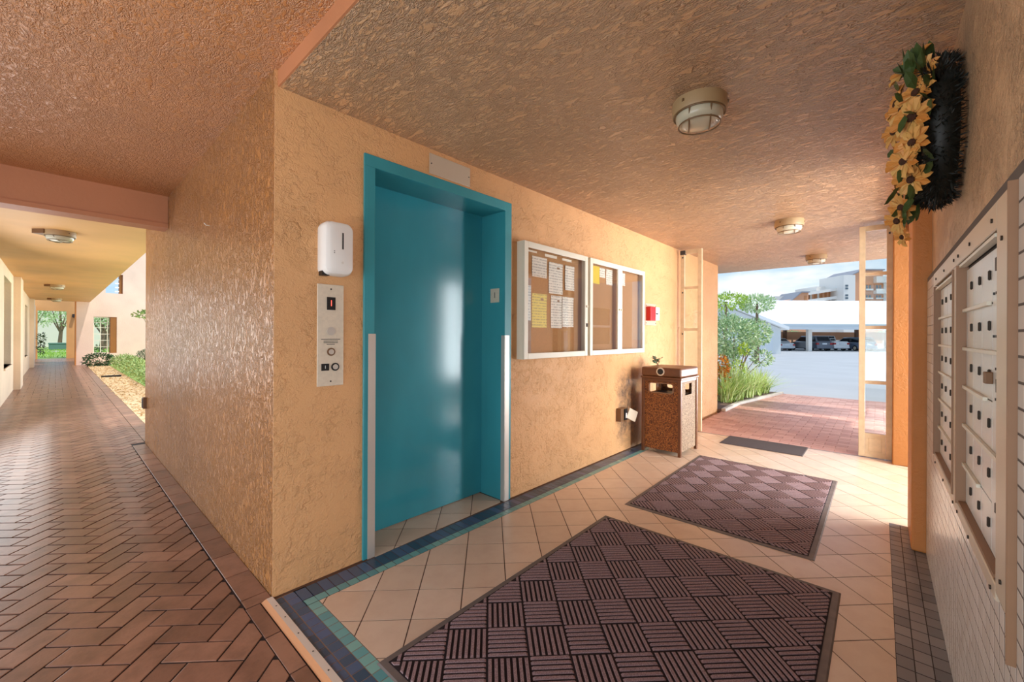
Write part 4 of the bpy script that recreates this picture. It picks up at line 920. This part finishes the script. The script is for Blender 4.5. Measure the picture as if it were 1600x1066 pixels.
# ------------------------------------------------------------------ parking lot, set out on axes turned to the carport
LO = Vector((55.32, 3.82, -0.4)); LZ = -atan2(0.7444, 0.6677)
def lotp(r, f, z=0.0): return Vector((LO.x+RT.x*r+FW.x*f, LO.y+RT.y*r+FW.y*f, LO.z+z))
cpt = thing('carport', 'long white roofed carport across the parking lot', 'carport', LO, LZ)
MB().hexa([(-14, -0.9, 2.42), (45, -0.9, 2.42), (45, 11, 6.0), (-14, 11, 6.0)], [(-14, -0.9, 2.98), (45, -0.9, 2.98), (45, 11, 6.6), (-14, 11, 6.6)]).build('roof', M['white_roof'], cpt)
bx(((-14, -0.98, 2.40), (45, -0.9, 2.72))).build('fascia', M['fascia'], cpt); bx(((-14, -1.02, 2.70), (45, -0.94, 3.0))).build('gutter', flat('gutter', (196, 206, 212), 0.6), cpt)
for x in (0, 8.9, 17.5, 26): bx(((x-0.2, -0.2, 0), (x+0.2, 0.2, 2.45))).build('post', M['bldg_white'], cpt)
for x in (0.75, 9.6, -4, 14): bx(((x-0.15, 5.0, 0), (x+0.15, 5.3, 3.5))).build('back_post', M['can_brown'], cpt)
bx(((-14, 6.6, 1.2), (45, 6.8, 2.2))).build('back_rail', M['bldg_orange'], cpt)
gar = thing('garage_row', 'low white garage building left of the carport behind the shrub', 'garage', LO, LZ)
gp = lambda x, z, y: (x, y, z)
MB().prism([(-8.3, 0), (-8.3, 2.35), (-14, 4.6), (-19.7, 2.35), (-19.7, 0)], -7.9, -1.3, gp).build('wall', M['garage'], gar)
MB().prism([(-7.8, 2.2), (-7.8, 2.5), (-14, 4.95), (-20.2, 2.5), (-20.2, 2.2), (-14, 4.65)], -8.3, -1.1, gp).build('roof', M['white_roof'], gar)
for x in (-10.4, -13.6, -16.8): bx(((x-1.3, -7.98, 0.05), (x+1.3, -7.88, 2.05))).build('door', M['fascia'], gar)

def car(label, r, f, paint, wdt=1.85, L=4.7, h=1.45, style='sedan', turn=0, z=0.0):
    t = thing('car', label, 'car', lotp(r, f, z), LZ+turn, 'cars parked under the carport'); w = wdt/2
    hb = h*0.62                      # y runs from the rear bumper (0) to the nose (L)
    def loft(secs):
        mb = MB(); k = 8
        for y, ww, zb, zt_, cr_ in secs:
            mb.v += [(-ww+cr_, y, zb), (ww-cr_, y, zb), (ww, y, zb+cr_), (ww, y, zt_-cr_), (ww-cr_, y, zt_), (-ww+cr_, y, zt_), (-ww, y, zt_-cr_), (-ww, y, zb+cr_)]
        n_ = len(secs)
        for i in range(n_-1): mb.f += [(i*k+j, i*k+(j+1) % k, (i+1)*k+(j+1) % k, (i+1)*k+j) for j in range(k)]
        mb.f += [tuple(range(k)), tuple(range((n_-1)*k, n_*k))]; return mb
    loft([(0, w*0.88, 0.28, hb*0.92, 0.10), (0.25, w*0.97, 0.22, hb, 0.10), (1.2, w, 0.2, hb, 0.1), (L*0.7, w, 0.2, hb, 0.1), (L-0.3, w*0.95, 0.22, hb*0.86, 0.12), (L, w*0.8, 0.28, hb*0.7, 0.12)]).build('body', M[paint], t, smooth=True)
    if style == 'sedan': cs = [(0.55, w*0.80, hb-0.03, hb+0.02, 0.02), (1.25, w*0.72, hb-0.03, h-0.03, 0.08), (2.2, w*0.74, hb-0.03, h, 0.08), (3.45, w*0.84, hb-0.03, hb+0.02, 0.02)]; rw = (0.62, 1.18)
    elif style == 'pickup': cs = [(1.9, w*0.84, hb-0.03, hb+0.3, 0.03), (2.05, w*0.8, hb-0.03, h-0.03, 0.06), (3.2, w*0.8, hb-0.03, h, 0.06), (4.0, w*0.86, hb-0.03, hb+0.02, 0.02)]; rw = None
    else: cs = [(0.08, w*0.9, hb-0.03, hb+0.02, 0.02), (0.42, w*0.78, hb-0.03, h-0.04, 0.08), (1.6, w*0.8, hb-0.03, h, 0.08), (2.7, w*0.8, hb-0.03, h-0.03, 0.08), (3.5, w*0.88, hb-0.03, hb+0.02, 0.02)]; rw = (0.12, 0.40)
    loft(cs).build('cabin', M[paint], t, smooth=True)
    if style == 'sedan': q = [(-w*0.66, 0.66, hb+0.06), (w*0.66, 0.66, hb+0.06), (w*0.58, 1.16, h-0.10), (-w*0.58, 1.16, h-0.10)]
    elif style == 'pickup': q = [(-w*0.7, 1.88, hb+0.1), (w*0.7, 1.88, hb+0.1), (w*0.68, 2.0, h-0.1), (-w*0.68, 2.0, h-0.1)]
    else: q = [(-w*0.72, 0.10, hb+0.07), (w*0.72, 0.10, hb+0.07), (w*0.66, 0.38, h-0.12), (-w*0.66, 0.38, h-0.12)]
    MB().hexa([(x, y-0.02, z_+0.01) for x, y, z_ in q], [(x, y+0.03, z_-0.01) for x, y, z_ in q]).build('rear_window', M['dark_glass'], t)
    ya, yb = (1.3, 3.0) if style == 'sedan' else ((2.2, 3.4) if style == 'pickup' else (0.6, 3.0))
    for sx in (-1, 1):
        MB().hexa([(sx*w*0.86, ya-0.2, hb+0.04), (sx*w*0.86, yb+0.3, hb+0.04), (sx*w*0.78, yb+0.3, hb+0.04), (sx*w*0.78, ya-0.2, hb+0.04)], [(sx*w*0.80, ya, h-0.13), (sx*w*0.80, yb-0.2, h-0.13), (sx*w*0.72, yb-0.2, h-0.13), (sx*w*0.72, ya, h-0.13)]).build('side_window', M['dark_glass'], t)
        bx(((sx*w*0.62, -0.015, hb*0.66), (sx*w*0.93, 0.12, hb*0.86))).build('tail_lamp', M['tail'], t, bevel=0.02)
        bx(((sx*w*1.0, yb, hb), (sx*(w+0.16), yb+0.1, hb+0.13))).build('mirror', M[paint], t, bevel=0.02)
        for y in (0.85, L-0.85):
            wh = MB().lathe([(0.31, -0.1), (0.33, -0.07), (0.33, 0.07), (0.31, 0.1)], mat=Matrix.Rotation(pi/2, 4, 'Y'), c=(sx*(w-0.1), y, 0.33), n=20).build('wheel', M['tyre'], t)
            MB().lathe([(0.2, -0.11), (0.2, 0.11)], mat=Matrix.Rotation(pi/2, 4, 'Y'), c=(sx*(w-0.1), y, 0.33), n=14).build('hub', M['steel'], wh)
    bx(((-w*0.9, -0.06, 0.30), (w*0.9, 0.1, 0.52))).build('bumper', M[paint], t, bevel=0.04); bx(((-0.26, -0.03, hb*0.68), (0.26, 0.02, hb*0.85))).build('number_plate', M['plate'], t, bevel=0.008)
    return t
car('silver sedan parked left of the white carport post', -1.78, 0.9, 'silver', 1.9, 4.8, 1.42, 'sedan')
car('dark vehicle deeper in the carport behind the silver sedan', -0.2, 7.0, 'ink', 1.9, 4.6, 1.7, 'suv')
car('grey SUV parked in the middle of the carport', 2.35, 0.8, 'graphite', 1.98, 4.7, 1.72, 'suv')
car('pale pickup truck between the grey SUV and the blue-grey car', 4.75, 1.4, 'pearl', 2.0, 5.3, 1.75, 'pickup')
car('blue-grey car seen through the right gate', 7.25, 0.6, 'bluegrey', 1.9, 4.6, 1.58, 'suv')
car('white car at the edge of the right gate, nearest the lobby', 8.55, -6.5, 'pearl', 1.9, 4.6, 1.5, 'sedan', radians(12))

# apartment building beyond: unit = one metre on the lot axes, 100 m out
AB = thing('apartment_building', 'orange and white apartment building beyond the carport roof', 'building', (CAM.x+FW.x*100, CAM.y+FW.y*100, -0.4), LZ)
K = 0.156
def A(px, py): return ((px-800)*K, (526.5-py)*K+1.6)
def ablock(name, m, x0, y0, x1, y1, d0, d1, par=None): 
    a = A(x0, y1); b = A(x1, y0); return bx(((a[0], d0, a[1]), (b[0], d1, b[1]))).build(name, m, par or AB)

MB().prism([A(1243,  536.8), A(1272,  536.8), A(1272, 456), A(1259, 456), A(1243, 468)], 2, 9, lambda x, z, d: (x, d, z)).build('gable_wall', M['bldg_orange'], AB)
MB().prism([A(1241, 470), A(1258.5, 454.5), A(1272, 454.5), A(1272, 456.3), A(1259, 456.3), A(1242.5, 470)], 1.4, 9, lambda x, z, d: (x, d, z)).build('gable_roof', M['roof_grey'], AB)
ablock('penthouse', M['bldg_white'], 1240, 459, 1262,  536.8, 7, 14); ablock('penthouse', M['bldg_white'], 1304, 443, 1320, 470, 6, 14)
ablock('window', M['bldg_deep'], 1265, 461, 1270, 470, 1.95, 2.1)
def skew(name, m, x0, x1, t0, t1, b0, b1, d0, d1):
    MB().prism([A(x0, b0), A(x1, b1), A(x1, t1), A(x0, t0)], d0, d1, lambda x, z, d: (x, d, z)).build(name, m, AB)
skew('balcony_recess', M['bldg_deep'], 1272, 1318, 455, 449,  536.8,  536.8, 4.2, 9)
skew('roof_fascia', M['bldg_white'], 1272, 1318, 454.8, 448.2, 460, 452.5, 2.2, 9)
skew('balcony_front', M['bldg_white'], 1272, 1318, 467, 461.3, 472, 466, 2.2, 4.4); skew('balcony_front', M['bldg_white'], 1272, 1318, 474, 469,  536.8,  536.8, 2.2, 4.4)
for x in (1276, 1284, 1287, 1296, 1304, 1311): ablock('balcony_window', M['bldg_white'] if x in (1284, 1296) else M['bldg_orange'], x, 455+ (1318-x)*0.1-2, x+3, 468, 4.0, 4.3)
ablock('stair_tower', M['bldg_white'], 1318, 429.5, 1336,  536.8, 0, 8)
for y in (445, 449.3, 460, 464.3): ablock('vent_window', M['window_dark'], 1320.5, y, 1324.5, y+2.8, -0.1, 0.2)
MB().prism([A(1335.5,  536.8), A(1386,  536.8), A(1386, 420.5), A(1352, 420.5), A(1335.5, 428)], 1.2, 10, lambda x, z, d: (x, d, z)).build('upper_block', M['bldg_orange'], AB)
MB().prism([A(1334.5, 428.5), A(1352, 419), A(1387, 419), A(1387, 421), A(1352.5, 421), A(1335.5, 429.3)], 0.8, 10, lambda x, z, d: (x, d, z)).build('block_roof', M['roof_grey'], AB)
for y0, y1, ry0, ry1 in ((443, 450.5, 450.5, 454.5), (459, 466.5, 464.5, 468)):
    for x0, x1 in ((1356, 1367), (1372, 1386)):
        rc = ablock('balcony_recess', M['bldg_deep'], x0, y0, x1, ry1, 1.0, 1.3); ablock('balcony_rail', M['bldg_white'], x0, ry0, x1, ry1-1.5, 0.5, 0.7)
        for q in (2, 7): ablock('balcony_window', M['window_dark'], x0+q, y0+1.5, x0+q+2.5, ry0, 0.9, 1.1)
ablock('roof_fascia', M['bldg_white'], 1371, 431, 1400, 441, 0.3, 6); ablock('balcony_front', M['bldg_white'], 1371, 453, 1400, 458, 0.3, 2); ablock('side_wing', M['bldg_white'], 1386, 436, 1420,  536.8, 1.0, 8)
# trees beyond the lot
for i, (r_, f_, z_, rx, lab) in enumerate([(-19.7, -20, 3.75, 1.3, 'lime green treetop above the shrub beyond the garages'), (-18.1, -20.6, 3.6, 1.0, 'pale green treetop right of the lime one'), (19.4, 12, 1.9, 1.4, 'green shrubbery behind the carport, seen through the gate'), (7.0, 13, 1.9, 1.6, 'green shrubbery behind the silver sedan')]):
    p = lotp(r_, f_, 0); t = thing('distant_tree', lab, 'tree', p, 0, 'trees around the parking lot'); mb = MB(); cloud(mb, (0, 0, z_), (rx, rx, 0.5), 700, 0.22, 0.09, 0.3); tag(mb.build('foliage', M['leaf_lime'] if i == 0 else M['leaf_tree'], t), kind='stuff')
    MB().tube([(0, 0, 0), (0.1, 0, z_)], [0.15, 0.06], 8).build('trunk', M['bark'], t)

# building wing right of the entrance (outside the frame, mirrored in the notice board panes and the elevator door)
wg = MB()
for a, b in (((9.6, -0.02), (11.6, 6.0)), ((11.6, -0.02), (13.0, 0.9)), ((11.6, 2.2), (13.0, 6.0)), ((13.0, -0.02), (14.6, 6.0))): wg.box((a[0], -6.4, a[1]), (b[0], -6.0, b[1]))
struct('wall_wing', wg, M['pink'], 'pink building wing outside the lobby')
wv = sempty('window_4', 'window in the pink wing outside', (12.3, -6.0, 0.9)); bx(((-0.7, -0.1, 0), (0.7, -0.05, 1.3))).build('pane', M['window_dark'], wv); bx(((-0.72, -0.06, 0.6), (0.72, 0.0, 0.68)), ((-0.72, -0.06, 0), (-0.66, 0, 1.3)), ((0.66, -0.06, 0), (0.72, 0, 1.3))).build('frame', M['white_roof'], wv)
